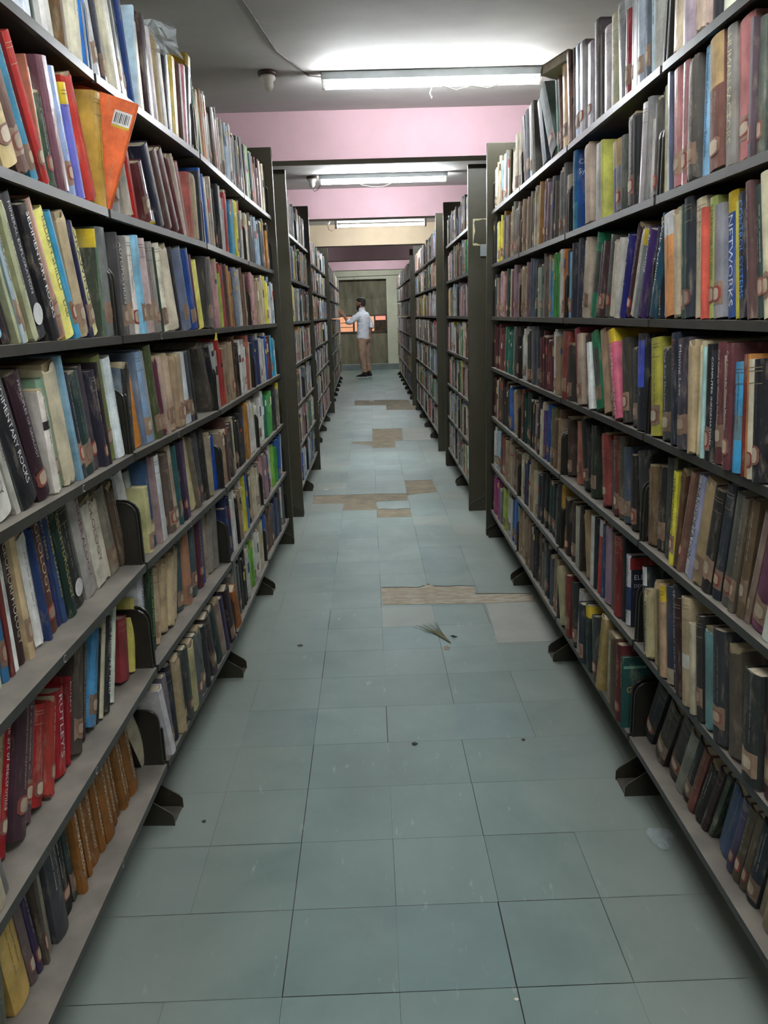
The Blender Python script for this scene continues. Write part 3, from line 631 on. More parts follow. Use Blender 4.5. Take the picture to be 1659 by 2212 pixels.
('L',5,0,0.9046,-0.227,0.0389,0.2197,0.054,(196,188,168),'t','ragged cream book','',None,1),
('L',5,0,0.9699,-0.24,0.0589,0.23,0.054,(132,126,110),'l','grey-brown labelled book','',None,1),
('L',5,0,1.0217,-0.253,0.0467,0.2267,0.054,(98,82,66),'t','split brown torn book','',None,1),
('L',5,0,1.0577,-0.266,0.0322,0.223,0.054,(32,32,36),'o','black Digital Circuits book','Fundamentals of Digital Circuits',(235,235,235),1),
('L',5,0,1.1236,-0.279,0.0592,0.2421,0.054,(202,202,202),'','white book with red foot','',None,1),
('L',5,0,1.1632,-0.225,0.0377,0.2313,0.054,(152,162,156),'','pale grey book behind bookend','',None,1),
('L',5,1,0.1217,-0.039,0.0314,0.1812,0.018,(172,168,116),'l','','',None,0),
('L',5,1,0.1806,-0.064,0.056,0.2483,0.018,(66,94,130),'l','blue cloth hardback','',None,1),
('L',5,1,0.1993,-0.077,0.0179,0.2507,0.018,(140,115,115),'','','',None,0),
('L',5,1,0.2475,-0.082,0.0473,0.2481,0.018,(186,190,190),'','pale silver book','',None,1),
('L',5,1,0.2876,-0.095,0.039,0.2347,0.018,(78,62,56),'l','','',None,0),
('L',5,1,0.3396,-0.108,0.0504,0.2371,0.018,(112,96,86),'l','grey-brown cloth book','',None,1),
('L',5,1,0.3883,-0.122,0.047,0.2554,0.018,(168,148,128),'l','dusty tan book','',None,1),
('L',5,1,0.4106,-0.113,0.0213,0.2477,0.018,(50,98,98),'l','','',None,0),
('L',5,1,0.4333,-0.086,0.0218,0.2421,0.018,(152,128,108),'l','','',None,0),
('L',5,1,0.474,-0.087,0.0397,0.2481,0.018,(50,40,62),'l','','',None,0),
('L',5,1,0.5038,-0.072,0.029,0.2488,0.018,(98,70,110),'','','',None,0),
('L',5,1,0.6107,-0.256,0.056,0.2562,0.018,(182,172,124),'t','leaning straw-yellow book','',None,1),
('L',5,1,0.6305,-0.262,0.0183,0.2509,0.018,(122,112,96),'l','','',None,0),
('L',5,1,0.6506,-0.212,0.0188,0.2409,0.018,(60,64,70),'','','',None,0),
('L',5,1,0.7196,-0.138,0.056,0.2468,0.018,(88,88,88),'l','','',None,0),
('L',5,1,0.7627,-0.118,0.042,0.2495,0.018,(46,43,42),'','','',None,0),
('L',5,1,0.8146,-0.02,0.0511,0.2264,0.018,(150,136,112),'t','','',None,0),
('L',5,1,0.9325,-0.183,0.056,0.1989,0.018,(26,86,182),'','','',None,0),
('L',6,0,0.1927,0.419,0.0312,0.25,0.051,(150,128,96),'l','brown and cream book at shelf start','',None,1),
('L',6,0,0.2276,0.409,0.0313,0.25,0.051,(172,22,38),'l','red Art of Electronics book','The art of electronics',(240,235,230),1),
('L',6,0,0.2856,0.398,0.053,0.26,0.051,(78,52,62),'l','plum Quantitative Dynamic Stratigraphy book','QUANTITATIVE DYNAMIC STRATIGRAPHY',(200,180,150),1),
('L',6,0,0.33,0.397,0.0401,0.26,0.051,(110,80,92),'l','mauve book with cream label','',None,1),
('L',6,0,0.3821,0.385,0.0483,0.1903,0.051,(170,38,38),'l','red hardback with pale edge','',None,1),
('L',6,0,0.4094,0.373,0.0251,0.1935,0.051,(176,66,56),'tl','shredded red book','',None,1),
('L',6,0,0.5031,0.211,0.064,0.1737,0.051,(172,20,36),'B','glossy red book with back-cover barcode',"RUTLEY'S",(235,225,225),1),
('L',6,0,0.5232,0.327,0.0182,0.1813,0.051,(164,22,34),'','tall glossy red book beside barcode one',"RUTLEY'S",(235,225,225),1),
('L',6,0,0.574,0.347,0.0469,0.2312,0.051,(84,74,66),'l','thick grey-brown labelled book','',None,1),
('L',6,0,0.6278,0.359,0.0496,0.2338,0.051,(58,42,54),'Lo','dark plum book with red label','TO ORDNANCE INSPECTION',(190,160,80),1),
('L',6,0,0.6781,0.435,0.0448,0.2309,0.051,(62,132,180),'tl','torn sky blue book','',None,1),
('L',6,0,0.6955,0.424,0.0158,0.2155,0.051,(38,38,38),'o','','',None,0),
('L',6,0,0.7168,0.412,0.0191,0.245,0.051,(186,180,150),'','thin parchment book','',None,1),
('L',6,0,0.7497,0.401,0.0302,0.2255,0.051,(42,44,46),'o','black slim book with picture squares','A VIBRANT REEF',(220,220,220),1),
('L',6,0,0.7722,0.389,0.0201,0.2416,0.051,(190,204,180),'o','pale green Engineering Science book','ENGINEERING SCIENCE',(60,70,60),1),
('L',6,0,0.7953,0.404,0.0204,0.2311,0.051,(198,206,190),'','','',None,0),
('L',6,0,0.8269,0.411,0.0282,0.2225,0.051,(190,98,50),'l','thin orange-brown book','',None,1),
('L',6,0,0.9414,0.164,0.064,0.1616,0.051,(156,66,72),'','faded red cloth book','',None,1),
('L',6,0,0.9733,0.28,0.0298,0.1924,0.051,(190,180,84),'','','',None,0),
('L',6,1,0.0571,0.151,0.0441,0.24,0.039,(190,190,196),'','white General Geology book by bookend','GENERAL GEOLOGY',(90,90,95),1),
('L',6,1,0.1248,0.137,0.056,0.24,0.039,(28,54,38),'','green Mechanics and Machinery book','Mechanics and Machinery',(120,210,70),1),
('L',6,1,0.1622,0.171,0.0361,0.22,0.039,(178,152,122),'l','first tan pamphlet volume','',None,1),
('L',6,1,0.2053,0.165,0.0417,0.22,0.039,(170,146,114),'','second tan volume','',None,1),
('L',6,1,0.2455,0.202,0.0385,0.22,0.039,(176,154,118),'t','','',None,0),
('L',6,1,0.2964,0.264,0.0484,0.22,0.039,(184,162,124),'t','frayed tan volume','',None,1),
('L',6,1,0.3299,0.338,0.0308,0.23,0.039,(164,148,118),'t','','',None,0),
('L',6,1,0.4414,0.104,0.056,0.24,0.039,(76,94,98),'l','dusky teal book','',None,1),
('L',6,1,0.512,0.033,0.056,0.24,0.039,(170,118,88),'l','orange-brown cloth book','',None,1),
('L',6,1,0.5806,0.101,0.056,0.24,0.039,(86,102,108),'l','blue-grey labelled cloth book','',None,1),
('L',6,1,0.6714,0.042,0.056,0.24,0.039,(96,46,62),'l','maroon Alkaline Rocks book','THE ALKALINE ROCKS',(200,180,150),1),
('L',6,1,0.703,0.028,0.0308,0.24,0.039,(78,92,140),'','','',None,0),
('L',6,1,0.7684,0.038,0.056,0.24,0.039,(156,138,110),'l','','',None,0),
('L',6,1,0.8298,0.078,0.056,0.24,0.039,(130,124,112),'t','','',None,0),
('L',6,1,0.8938,0.035,0.056,0.24,0.039,(118,114,110),'','','',None,0),
('L',7,0,0.1263,0.111,0.064,0.22,0.051,(92,98,86),'','dark green-grey book at corner','',None,1),
('L',7,0,0.2415,-0.128,0.064,0.245,0.051,(184,150,74),'','thick mustard book','',None,1),
('L',7,0,0.2692,-0.121,0.0267,0.235,0.051,(116,100,100),'l','pink-grey labelled book','',None,1),
('L',7,0,0.2907,-0.135,0.0204,0.235,0.051,(62,46,84),'l','purple-edged navy book','',None,1),
('L',7,0,0.3029,-0.025,0.0114,0.23,0.051,(88,78,68),'l','brown-grey thin book','',None,1),
('L',7,0,0.3406,-0.039,0.0367,0.24,0.051,(128,122,106),'','grey-cream hardback','',None,1),
('L',7,0,0.4021,-0.052,0.0587,0.245,0.051,(70,70,76),'','dark grey hardback','',None,1),
('L',7,0,0.4566,-0.065,0.0522,0.25,0.051,(32,34,38),'l','black book with red-cream label','',None,1),
('L',7,0,0.4806,-0.079,0.0228,0.25,0.051,(62,72,68),'lt','black-green labelled book','',None,1),
('L',7,0,0.504,-0.071,0.0226,0.225,0.051,(158,106,48),'o','first brown Structural Geology volume','STRUCTURAL GEOLOGY',(225,215,190),1),
('L',7,0,0.5339,-0.075,0.029,0.225,0.051,(158,106,48),'o','second brown Structural Geology volume','STRUCTURAL GEOLOGY',(225,215,190),1),
('L',7,0,0.5568,-0.089,0.022,0.225,0.051,(154,102,46),'o','third brown Structural Geology volume','STRUCTURAL GEOLOGY',(225,215,190),1),
('L',7,0,0.6149,-0.102,0.0564,0.225,0.051,(150,98,44),'o','fourth brown Structural Geology volume','STRUCTURAL GEOLOGY',(225,215,190),1),
('L',7,0,0.6472,-0.116,0.0308,0.225,0.051,(152,102,46),'o','fifth brown Structural Geology volume','STRUCTURAL GEOLOGY',(225,215,190),1),
('L',7,0,0.7035,-0.129,0.0537,0.225,0.051,(154,102,46),'o','sixth brown Structural Geology volume','STRUCTURAL GEOLOGY',(225,215,190),1),
('L',7,0,0.7389,-0.142,0.0331,0.225,0.051,(156,104,48),'o','seventh brown Structural Geology volume','STRUCTURAL GEOLOGY',(225,215,190),1),
('L',7,0,0.7756,-0.156,0.0338,0.225,0.051,(156,104,48),'o','eighth brown Structural Geology volume','STRUCTURAL GEOLOGY',(225,215,190),1),
('L',7,0,0.8094,-0.17,0.0295,0.225,0.051,(158,108,50),'o','leaning brown Structural Geology volume','STRUCTURAL GEOLOGY',(225,215,190),1),
('L',7,0,0.8328,-0.183,0.0221,0.225,0.051,(150,100,46),'o','tenth brown Structural Geology volume','STRUCTURAL GEOLOGY',(225,215,190),1),
('L',7,0,0.8942,-0.196,0.0572,0.225,0.051,(148,98,44),'o','last brown Structural Geology volume','STRUCTURAL GEOLOGY',(225,215,190),1),
('L',7,0,1.0486,-0.513,0.064,0.225,0.051,(172,162,136),'c','thick beige book with black cover','',None,1),
('L',7,0,1.1664,-0.54,0.064,0.23,0.051,(158,152,130),'c','cream book with dark corner','',None,1),
('L',7,0,1.2046,-0.54,0.032,0.23,0.051,(52,62,72),'','','',None,0),
('L',7,0,1.2267,-0.54,0.0181,0.22,0.051,(130,140,135),'','','',None,0),
('L',7,1,0.0688,-0.272,0.0305,0.235,-0.003,(192,186,190),'','white spine book at bay start','',None,1),
('L',7,1,0.1022,-0.105,0.0325,0.23,-0.003,(112,104,116),'l','worn multicoloured book','',None,1),
('L',7,1,0.1471,-0.05,0.044,0.24,-0.003,(36,40,54),'','blackish navy book','',None,1),
('L',7,1,0.1907,-0.061,0.0427,0.24,-0.003,(160,140,105),'t','torn ochre-beige book','',None,1),
('L',7,1,0.2308,-0.063,0.0392,0.235,-0.003,(78,78,72),'l','grey book with red label','',None,1),
('L',7,1,0.2775,-0.041,0.0459,0.235,-0.003,(70,74,70),'l','dark olive-grey book','',None,1),
('L',7,1,0.337,-0.024,0.056,0.23,-0.003,(172,162,116),'t','tattered straw book with black lettering','',None,1),
('L',7,1,0.3821,-0.015,0.0443,0.23,-0.003,(92,98,98),'l','','',None,0),
('L',7,1,0.4527,-0.062,0.056,0.23,-0.003,(100,104,104),'lt','grey book with torn foot','',None,1),
('L',7,1,0.4894,-0.076,0.0358,0.22,-0.003,(48,50,52),'','','',None,0),
('L',7,1,0.599,-0.253,0.056,0.235,-0.003,(76,64,68),'l','dark book with beige spine stripe','',None,1),
('L',7,1,0.6961,-0.332,0.056,0.23,-0.003,(38,62,60),'','','',None,0),
('L',7,1,0.7546,-0.272,0.0555,0.23,-0.003,(140,118,102),'t','','',None,0),
('L',7,1,0.7847,-0.284,0.0281,0.23,-0.003,(66,60,96),'','','',None,0),
('L',7,1,0.8787,-0.271,0.056,0.235,-0.003,(52,36,42),'l','','',None,0),
('L',7,1,0.9147,-0.26,0.0339,0.225,-0.003,(120,40,44),'','','',None,0),
('L',7,1,1.0311,-0.331,0.056,0.1771,-0.003,(176,106,48),'','','',None,0),
('R',1,1,0.0366,-0.192,0.0418,0.2979,0.008,(134,96,86),'g','','',None,0),
('R',1,1,0.0536,-0.103,0.0161,0.2949,0.008,(122,116,112),'','','',None,0),
('R',1,1,0.1195,-0.122,0.056,0.288,0.008,(164,184,212),'gl','','',None,0),
('R',1,1,0.1846,-0.11,0.056,0.277,0.008,(142,138,138),'gl','','',None,0),
('R',1,1,0.2631,-0.091,0.056,0.25,0.008,(150,142,150),'gl','','',None,0),
('R',1,1,0.341,-0.125,0.056,0.2897,0.008,(62,50,54),'','tall dark brown book','',None,1),
('R',1,1,0.3754,-0.127,0.0333,0.24,0.008,(62,58,50),'','','',None,0),
('R',1,1,0.4342,-0.11,0.056,0.24,0.008,(166,156,156),'g','silver-mauve book','',None,1),
('R',1,1,0.5056,-0.103,0.056,0.25,0.008,(154,150,116),'','olive-cream padded book','',None,1),
('R',1,1,0.5815,-0.186,0.056,0.26,0.008,(118,118,118),'g','grey Transactions book','',None,1),
('R',1,1,0.6243,-0.088,0.0419,0.2175,0.008,(146,52,62),'gl','','',None,0),
('R',1,1,0.6697,-0.102,0.0441,0.25,0.008,(112,108,112),'gl','dark grey lettered book','',None,1),
('R',1,1,0.6984,-0.115,0.0277,0.25,0.008,(152,158,164),'g','','',None,0),
('R',1,1,0.7469,-0.128,0.0473,0.25,0.008,(132,142,152),'gl','blue-grey book with tan label','',None,1),
('R',1,1,0.7828,-0.13,0.0348,0.25,0.008,(92,102,114),'l','steel book with white stripes','',None,1),
('R',1,1,0.8188,-0.134,0.0348,0.25,0.008,(172,192,198),'','pale aqua book','',None,1),
('R',1,1,0.8656,-0.12,0.0457,0.25,0.008,(152,152,142),'','stone grey book by bay end','',None,1),
('R',1,0,0.1018,-0.083,0.0603,0.25,0.008,(204,184,152),'gt','cream crackled book past bookend','',None,1),
('R',1,0,0.1529,-0.096,0.0498,0.25,0.008,(152,136,146),'g','silver-mauve shiny book','',None,1),
('R',1,0,0.1817,-0.109,0.0278,0.25,0.008,(188,168,148),'','beige cloth book','',None,1),
('R',1,0,0.2266,-0.088,0.044,0.25,0.008,(172,150,130),'t','tan ragged book','',None,1),
('R',1,0,0.2595,-0.067,0.032,0.25,0.008,(178,150,138),'t','pinkish ragged book','',None,1),
('R',1,0,0.3035,-0.081,0.0429,0.25,0.008,(48,48,54),'','black hardback','',None,1),
('R',1,0,0.3555,-0.019,0.0512,0.25,0.008,(188,190,168),'','cream-green book at top corner','',None,1),
('R',2,1,0.1029,-0.08,0.05,0.2557,0.008,(32,122,172),'oH','blue Control Systems book','Control Systems',(235,240,245),1),
('R',2,1,0.2858,-0.163,0.056,0.2488,0.008,(188,166,148),'t','','',None,0),
('R',2,1,0.3774,-0.083,0.056,0.2269,0.008,(184,184,178),'','','',None,0),
('R',2,1,0.4499,-0.153,0.022,0.2238,0.008,(192,192,82),'Z','','',None,0),
('R',2,1,0.568,-0.177,0.056,0.1964,0.008,(86,70,124),'f','','',None,0),
('R',2,1,0.614,-0.19,0.0443,0.1938,0.008,(120,120,126),'lf','','',None,0),
('R',2,1,0.6505,-0.087,0.0355,0.1924,0.008,(92,98,92),'','','',None,0),
('R',2,1,0.7225,-0.102,0.056,0.2352,0.008,(88,80,76),'lt','dark brown cracked book','',None,1),
('R',2,1,0.7499,-0.116,0.0263,0.219,0.008,(40,40,42),'','','',None,0),
('R',2,1,0.8,0.015,0.0493,0.2365,0.008,(168,158,158),'g','mauve-grey glossy book','',None,1),
('R',2,1,0.8334,0.002,0.0325,0.24,0.008,(118,116,118),'','','',None,0),
('R',2,1,0.8594,-0.013,0.025,0.1911,0.008,(198,192,188),'t','','',None,0),
('R',2,1,0.8928,-0.027,0.0322,0.23,0.008,(92,88,82),'lt','','',None,0),
('R',2,0,0.0158,-0.104,0.0143,0.248,0.008,(80,86,84),'lt','','',None,0),
('R',2,0,0.0656,-0.118,0.0478,0.2394,0.008,(192,188,142),'','olive cream slim book','',None,1),
('R',2,0,0.0804,-0.131,0.0137,0.2621,0.008,(92,98,116),'go','','',None,0),
('R',2,0,0.136,-0.144,0.0539,0.2569,0.008,(168,106,106),'gl','pink cloth book beside blue one','',None,1),
('R',2,0,0.1744,-0.105,0.0374,0.2571,0.008,(154,102,104),'gl','dusty pink book','',None,1),
('R',2,0,0.2219,-0.103,0.0464,0.2563,0.008,(98,92,86),'lt','dark book with peeling tan spine','',None,1),
('R',2,0,0.2788,-0.076,0.0559,0.2585,0.008,(136,190,226),'s','light blue Internal Combustion Engines book','Internal Combustion Engines',(50,90,140),1),
('R',2,0,0.3604,-0.146,0.064,0.2554,0.008,(128,90,80),'lf','red-brown book with tan head','',None,1),
('R',2,0,0.4026,-0.135,0.041,0.258,0.008,(118,114,108),'o','grey Human Factors book','HUMAN FACTORS',(205,195,150),1),
('R',2,0,0.4709,-0.157,0.064,0.254,0.008,(170,102,100),'l','wide salmon pink book','',None,1),
('R',2,0,0.4822,-0.113,0.0104,0.241,0.008,(92,76,84),'l','','',None,0),
('R',2,0,0.5097,-0.108,0.0265,0.2341,0.008,(102,108,98),'l','grey-green book with red label','',None,1),
('R',2,0,0.5658,-0.122,0.0547,0.2207,0.008,(36,98,188),'l','vivid blue book at frame edge','',None,1),
('R',3,1,0.0429,-0.108,0.0454,0.2289,0.008,(62,62,72),'l','','',None,0),
('R',3,1,0.0842,-0.009,0.0404,0.2214,0.008,(94,165,200),'l','','',None,0),
('R',3,1,0.1255,-0.022,0.0405,0.247,0.008,(48,50,64),'','','',None,0),
('R',3,1,0.1882,0.028,0.056,0.2581,0.008,(50,56,78),'','','',None,0),
('R',3,1,0.2392,0.073,0.05,0.2435,0.008,(144,128,112),'l','','',None,0),
('R',3,1,0.2862,0.06,0.0461,0.2507,0.008,(168,152,132),'l','','',None,0),
('R',3,1,0.3609,0.198,0.056,0.256,0.008,(18,132,98),'d','emerald green and grey book','',None,1),
('R',3,1,0.4137,0.184,0.0518,0.2183,0.008,(78,56,60),'l','','',None,0),
('R',3,1,0.4587,0.185,0.0434,0.2208,0.008,(74,52,56),'l','','',None,0),
('R',3,1,0.5188,0.158,0.056,0.2344,0.008,(98,98,90),'l','grey book with tan label','',None,1),
('R',3,1,0.5812,0.119,0.056,0.217,0.008,(198,188,166),'t','cream cracked book','',None,1),
('R',3,1,0.6155,0.134,0.0332,0.2184,0.008,(186,182,172),'','','',None,0),
('R',3,1,0.6618,0.231,0.0443,0.222,0.008,(46,46,124),'o','blue Electric Power Systems book','Electric Power Systems',(240,240,245),1),
('R',3,1,0.7051,0.319,0.0403,0.2514,0.008,(78,46,52),'lt','dark maroon leaning book','',None,1),
('R',3,1,0.7472,0.307,0.0405,0.2358,0.008,(200,194,178),'t','shredded white book','',None,1),
('R',3,1,0.7813,0.294,0.0327,0.2277,0.008,(112,118,118),'y','','',None,0),
('R',3,1,0.8353,0.282,0.0531,0.2195,0.008,(66,44,104),'o','purple and white Surveying book','Surveying',(235,235,240),1),
('R',3,1,0.8762,0.269,0.04,0.2191,0.008,(44,34,70),'','dark violet book','',None,1),
('R',3,1,0.9244,0.256,0.047,0.2436,0.008,(32,80,98),'o','teal Web Technology book','Web Technology',(225,235,235),1),
('R',3,0,0.0604,-0.067,0.0414,0.2377,0.008,(30,32,42),'oy','black Computer Networks book','Computer Networks',(240,240,240),1),
('R',3,0,0.1512,-0.183,0.064,0.2378,0.008,(204,136,76),'n','orange and white book','',None,1),
('R',3,0,0.1882,-0.178,0.0356,0.2479,0.008,(168,152,126),'t','tan book with shredded spine','',None,1),
('R',3,0,0.2072,-0.146,0.018,0.2498,0.008,(58,92,76),'l','','',None,0),
('R',3,0,0.2506,-0.153,0.0421,0.2586,0.008,(50,56,64),'l','dark slate book with red label','',None,1),
('R',3,0,0.3043,-0.134,0.0524,0.2491,0.008,(190,178,146),'','plain beige cloth book','',None,1),
('R',3,0,0.3229,-0.147,0.0175,0.2284,0.008,(202,80,64),'','','',None,0),
('R',3,0,0.3588,-0.134,0.0349,0.2443,0.008,(152,164,88),'lo','lime green cloth book with red label','RESERVOIR STUDIES',(120,130,60),1),
('R',3,0,0.4018,-0.147,0.0416,0.2242,0.008,(124,124,130),'l','grey Environment book with red lettering','INSTRUMENTATION AND ENVIRONMENT',(190,50,60),1),
('R',3,0,0.4466,-0.161,0.0434,0.2435,0.008,(66,96,158),'yo','blue-green Networks book','NETWORKS',(235,240,245),1),
('R',3,0,0.4814,-0.174,0.0335,0.2224,0.008,(196,186,48),'','plain yellow book','',None,1),
('R',3,0,0.5221,-0.187,0.0382,0.2331,0.008,(36,36,52),'o','black Control Systems book','CONTROL SYSTEMS',(60,130,215),1),
('R',3,0,0.5433,-0.2,0.0198,0.2511,0.008,(98,72,70),'','brown rubbed book','',None,1),
('R',3,0,0.5775,-0.213,0.0321,0.2405,0.008,(68,86,80),'l','grey-green book with red label','',None,1),
('R',3,0,0.6096,-0.226,0.0303,0.2586,0.008,(194,184,152),'l','beige thick book at frame edge','',None,1),
('R',4,1,0.065,0.004,0.056,0.2405,0.0,(146,62,56),'l','','',None,0),
('R',4,1,0.1193,-0.01,0.0526,0.204,0.0,(72,66,60),'lt','','',None,0),
('R',4,1,0.2436,-0.236,0.056,0.2529,0.0,(156,72,84),'l','','',None,0),
('R',4,1,0.2904,-0.165,0.0454,0.2359,0.0,(168,148,128),'l','','',None,0),
('R',4,1,0.3859,-0.24,0.056,0.2328,0.0,(74,58,52),'l','','',None,0),
('R',4,1,0.4176,-0.253,0.0295,0.2142,0.0,(206,210,206),'','','',None,0),
('R',4,1,0.5124,-0.378,0.056,0.2518,0.0,(22,122,82),'dl','green and black book','',None,1),
('R',4,1,0.5749,-0.309,0.056,0.2572,0.0,(174,142,112),'','plain tan book','',None,1),
('R',4,1,0.6623,-0.403,0.056,0.2591,0.0,(154,118,92),'l','tan-brown labelled book','',None,1),
('R',4,1,0.7094,-0.372,0.0431,0.2644,0.0,(204,92,118),'yo','pink Electric Circuits book','ELECTRIC CIRCUITS',(240,225,230),1),
('R',4,1,0.7651,-0.189,0.0538,0.2339,0.0,(78,74,64),'l','dark olive book with label','',None,1),
('R',4,1,0.8413,-0.159,0.056,0.2153,0.0,(78,78,78),'lt','dark grey frayed labelled book','',None,1),
('R',4,1,0.8957,-0.093,0.0534,0.25,0.0,(40,42,50),'b','black book with blue panel','',None,1),
('R',4,0,0.1058,-0.137,0.064,0.2412,-0.005,(168,162,56),'l','yellow book with red stamp','',None,1),
('R',4,0,0.1785,-0.128,0.064,0.2247,-0.005,(70,72,72),'lt','charcoal book with split head','The Rock Mechanics',(200,200,200),1),
('R',4,0,0.2329,-0.127,0.0532,0.2573,-0.005,(36,46,64),'o','navy Earth book','Earth',(140,75,60),1),
('R',4,0,0.3071,-0.121,0.064,0.2469,-0.005,(72,66,78),'l','purple-grey Mining Law References book','Mining Law',(215,210,215),1),
('R',4,0,0.3421,-0.125,0.0339,0.2481,-0.005,(168,146,110),'t','tan book with gaping spine','',None,1),
('R',4,0,0.3614,-0.061,0.0185,0.2477,-0.005,(194,184,144),'t','straw cream torn book','',None,1),
('R',4,0,0.3785,-0.075,0.0162,0.2342,-0.005,(152,188,184),'','','',None,0),
('R',4,0,0.4063,-0.088,0.0268,0.2396,-0.005,(36,36,40),'l','black book with red-cream label','',None,1),
('R',4,0,0.4243,-0.084,0.0171,0.2285,-0.005,(42,44,54),'o','black Computer Information book','COMPUTER INFORMATION',(235,235,235),1),
('R',4,0,0.4634,-0.094,0.0382,0.2442,-0.005,(110,62,66),'l','maroon Coal Cutting book','Coal Cutting by Winning Machines',(225,210,205),1),
('R',4,0,0.4844,-0.108,0.0201,0.2297,-0.005,(162,142,116),'lt','rolled tan booklet','',None,1),
('R',4,0,0.517,-0.078,0.0316,0.2451,-0.005,(112,64,68),'l','second maroon Coal Cutting book','Coal Cutting by Winning Machines',(225,210,205),1),
('R',4,0,0.5611,-0.087,0.0432,0.2116,-0.005,(46,144,192),'q','bright blue short book','',None,1),
('R',4,0,0.572,-0.101,0.01,0.228,-0.005,(118,40,38),'o','','',None,0),
('R',4,0,0.5834,-0.104,0.0106,0.2292,-0.005,(174,114,54),'','','',None,0),
('R',4,0,0.6107,-0.118,0.0263,0.2198,-0.005,(198,188,162),'l','cream book with red-ringed label','',None,1),
('R',4,0,0.6452,-0.119,0.0335,0.2215,-0.005,(32,32,38),'l','black book with cream-red label','',None,1),
('R',4,0,0.684,-0.121,0.0377,0.2199,-0.005,(190,184,164),'l','off-white book at frame edge','',None,1),
('R',5,1,-0.0027,-0.26,0.056,0.1832,0.019,(88,66,56),'lt','','',None,0),
('R',5,1,0.0749,-0.144,0.056,0.2216,0.019,(74,58,52),'lt','','',None,0),
('R',5,1,0.2091,-0.06,0.056,0.2218,0.019,(168,98,78),'l','','',None,0),
('R',5,1,0.3454,-0.304,0.056,0.2519,0.019,(42,44,42),'lt','','',None,0),
('R',5,1,0.428,-0.089,0.056,0.2359,0.019,(46,54,44),'l','black and green book','',None,1),
('R',5,1,0.5773,-0.22,0.056,0.2309,0.019,(160,78,72),'lt','wide brick-red book','',None,1),
('R',5,1,0.6234,-0.133,0.0449,0.2171,0.019,(98,94,96),'','','',None,0),
('R',5,1,0.6679,-0.143,0.0432,0.2383,0.019,(114,60,52),'l','brick-brown labelled book','',None,1),
('R',5,1,0.7108,-0.127,0.0418,0.2435,0.019,(92,86,76),'l','grey-brown labelled book','',None,1),
('R',5,1,0.7683,-0.141,0.056,0.2182,0.019,(86,98,114),'l','slate blue cloth book','',None,1),
('R',5,1,0.7948,-0.141,0.0254,0.2063,0.019,(76,66,54),'lt','','',None,0),
('R',5,1,0.8372,-0.143,0.0411,0.2136,0.019,(46,44,42),'lt','blackish ragged book','',None,1),
('R',5,0,0.0276,-0.248,0.064,0.2313,0.011,(52,52,52),'l','wide charcoal book with stamp','',None,1),
('R',5,0,0.0755,-0.105,0.0468,0.212,0.011,(124,102,76),'t','tan and black split book','',None,1),
('R',5,0,0.1252,-0.058,0.0488,0.2201,0.011,(46,44,42),'lt','black book with cream peeled head','MINING GEOLOGY',(150,140,110),1),
('R',5,0,0.1966,-0.057,0.064,0.2486,0.011,(62,66,60),'','dark green-grey hardback','',None,1),
('R',5,0,0.2248,0.013,0.0273,0.2288,0.011,(214,204,52),'lo','yellow Thermodynamics book','THERMODYNAMICS',(30,30,30),1),
('R',5,0,0.251,0.08,0.0254,0.2453,0.011,(114,84,62),'t','brown book beside yellow one','',None,1),
('R',5,0,0.2733,0.212,0.021,0.2518,0.011,(138,102,88),'l','pinkish brown leaning book','',None,1),
('R',5,0,0.3078,0.199,0.0331,0.2469,0.011,(198,202,210),'n','white leaning book','TRANSPORTATION',(80,80,95),1),
('R',5,0,0.3319,0.187,0.0229,0.2522,0.011,(146,148,182),'','lavender-white leaning book','',None,1),
('R',5,0,0.3822,0.176,0.0487,0.2509,0.011,(150,128,92),'lt','tan leaning book with split spine','',None,1),
('R',5,0,0.4299,0.163,0.0463,0.2363,0.011,(52,50,48),'l','black book with silver script','',None,1),
('R',5,0,0.469,0.15,0.0379,0.2568,0.011,(54,60,70),'l','dark slate leaning book','',None,1),
('R',5,0,0.5181,0.137,0.0482,0.2473,0.011,(108,108,102),'l','grey leaning labelled book','',None,1),
('R',5,0,0.5412,0.124,0.0222,0.2439,0.011,(112,102,88),'l','grey-brown leaning book','',None,1),
('R',5,0,0.5748,0.111,0.0325,0.2477,0.011,(124,104,80),'l','drab tan leaning book','',None,1),
('R',5,0,0.5979,0.202,0.0219,0.2371,0.011,(130,108,98),'l','dusty brown leaning book','',None,1),
('R',5,0,0.66,0.189,0.0613,0.2156,0.011,(116,68,92),'l','plum pink book with cream label','',None,1),
('R',5,0,0.692,0.176,0.0312,0.22,0.011,(186,190,180),'','white and green book at edge','',None,1),
('R',6,1,0.0189,-0.073,0.056,0.2417,0.011,(190,146,62),'','','',None,0),
('R',6,1,0.1263,-0.083,0.056,0.2178,0.011,(54,42,36),'lt','','',None,0),
('R',6,1,0.2009,-0.008,0.056,0.2217,0.011,(62,52,46),'l','','',None,0),
('R',6,1,0.2694,-0.075,0.056,0.2144,0.011,(158,154,136),'','','',None,0),
('R',6,1,0.3013,-0.025,0.0311,0.2351,0.011,(56,48,42),'','','',None,0),
('R',6,1,0.4222,-0.244,0.056,0.2341,0.011,(150,124,88),'t','','',None,0),
('R',6,1,0.4552,-0.037,0.0322,0.2356,0.011,(174,174,164),'','','',None,0),
('R',6,1,0.4938,-0.046,0.0377,0.236,0.011,(40,42,50),'o','','',None,0),
('R',6,1,0.5455,0.024,0.051,0.2478,0.011,(198,68,58),'n','coral red book','',None,1),
('R',6,1,0.5657,0.011,0.0193,0.238,0.011,(64,84,120),'','','',None,0),
('R',6,1,0.6433,-0.066,0.056,0.2539,0.011,(140,114,130),'t','lilac-grey tattered book','',None,1),
('R',6,1,0.6921,-0.08,0.0472,0.24,0.011,(114,98,88),'','grey-brown book above gap','',None,1),
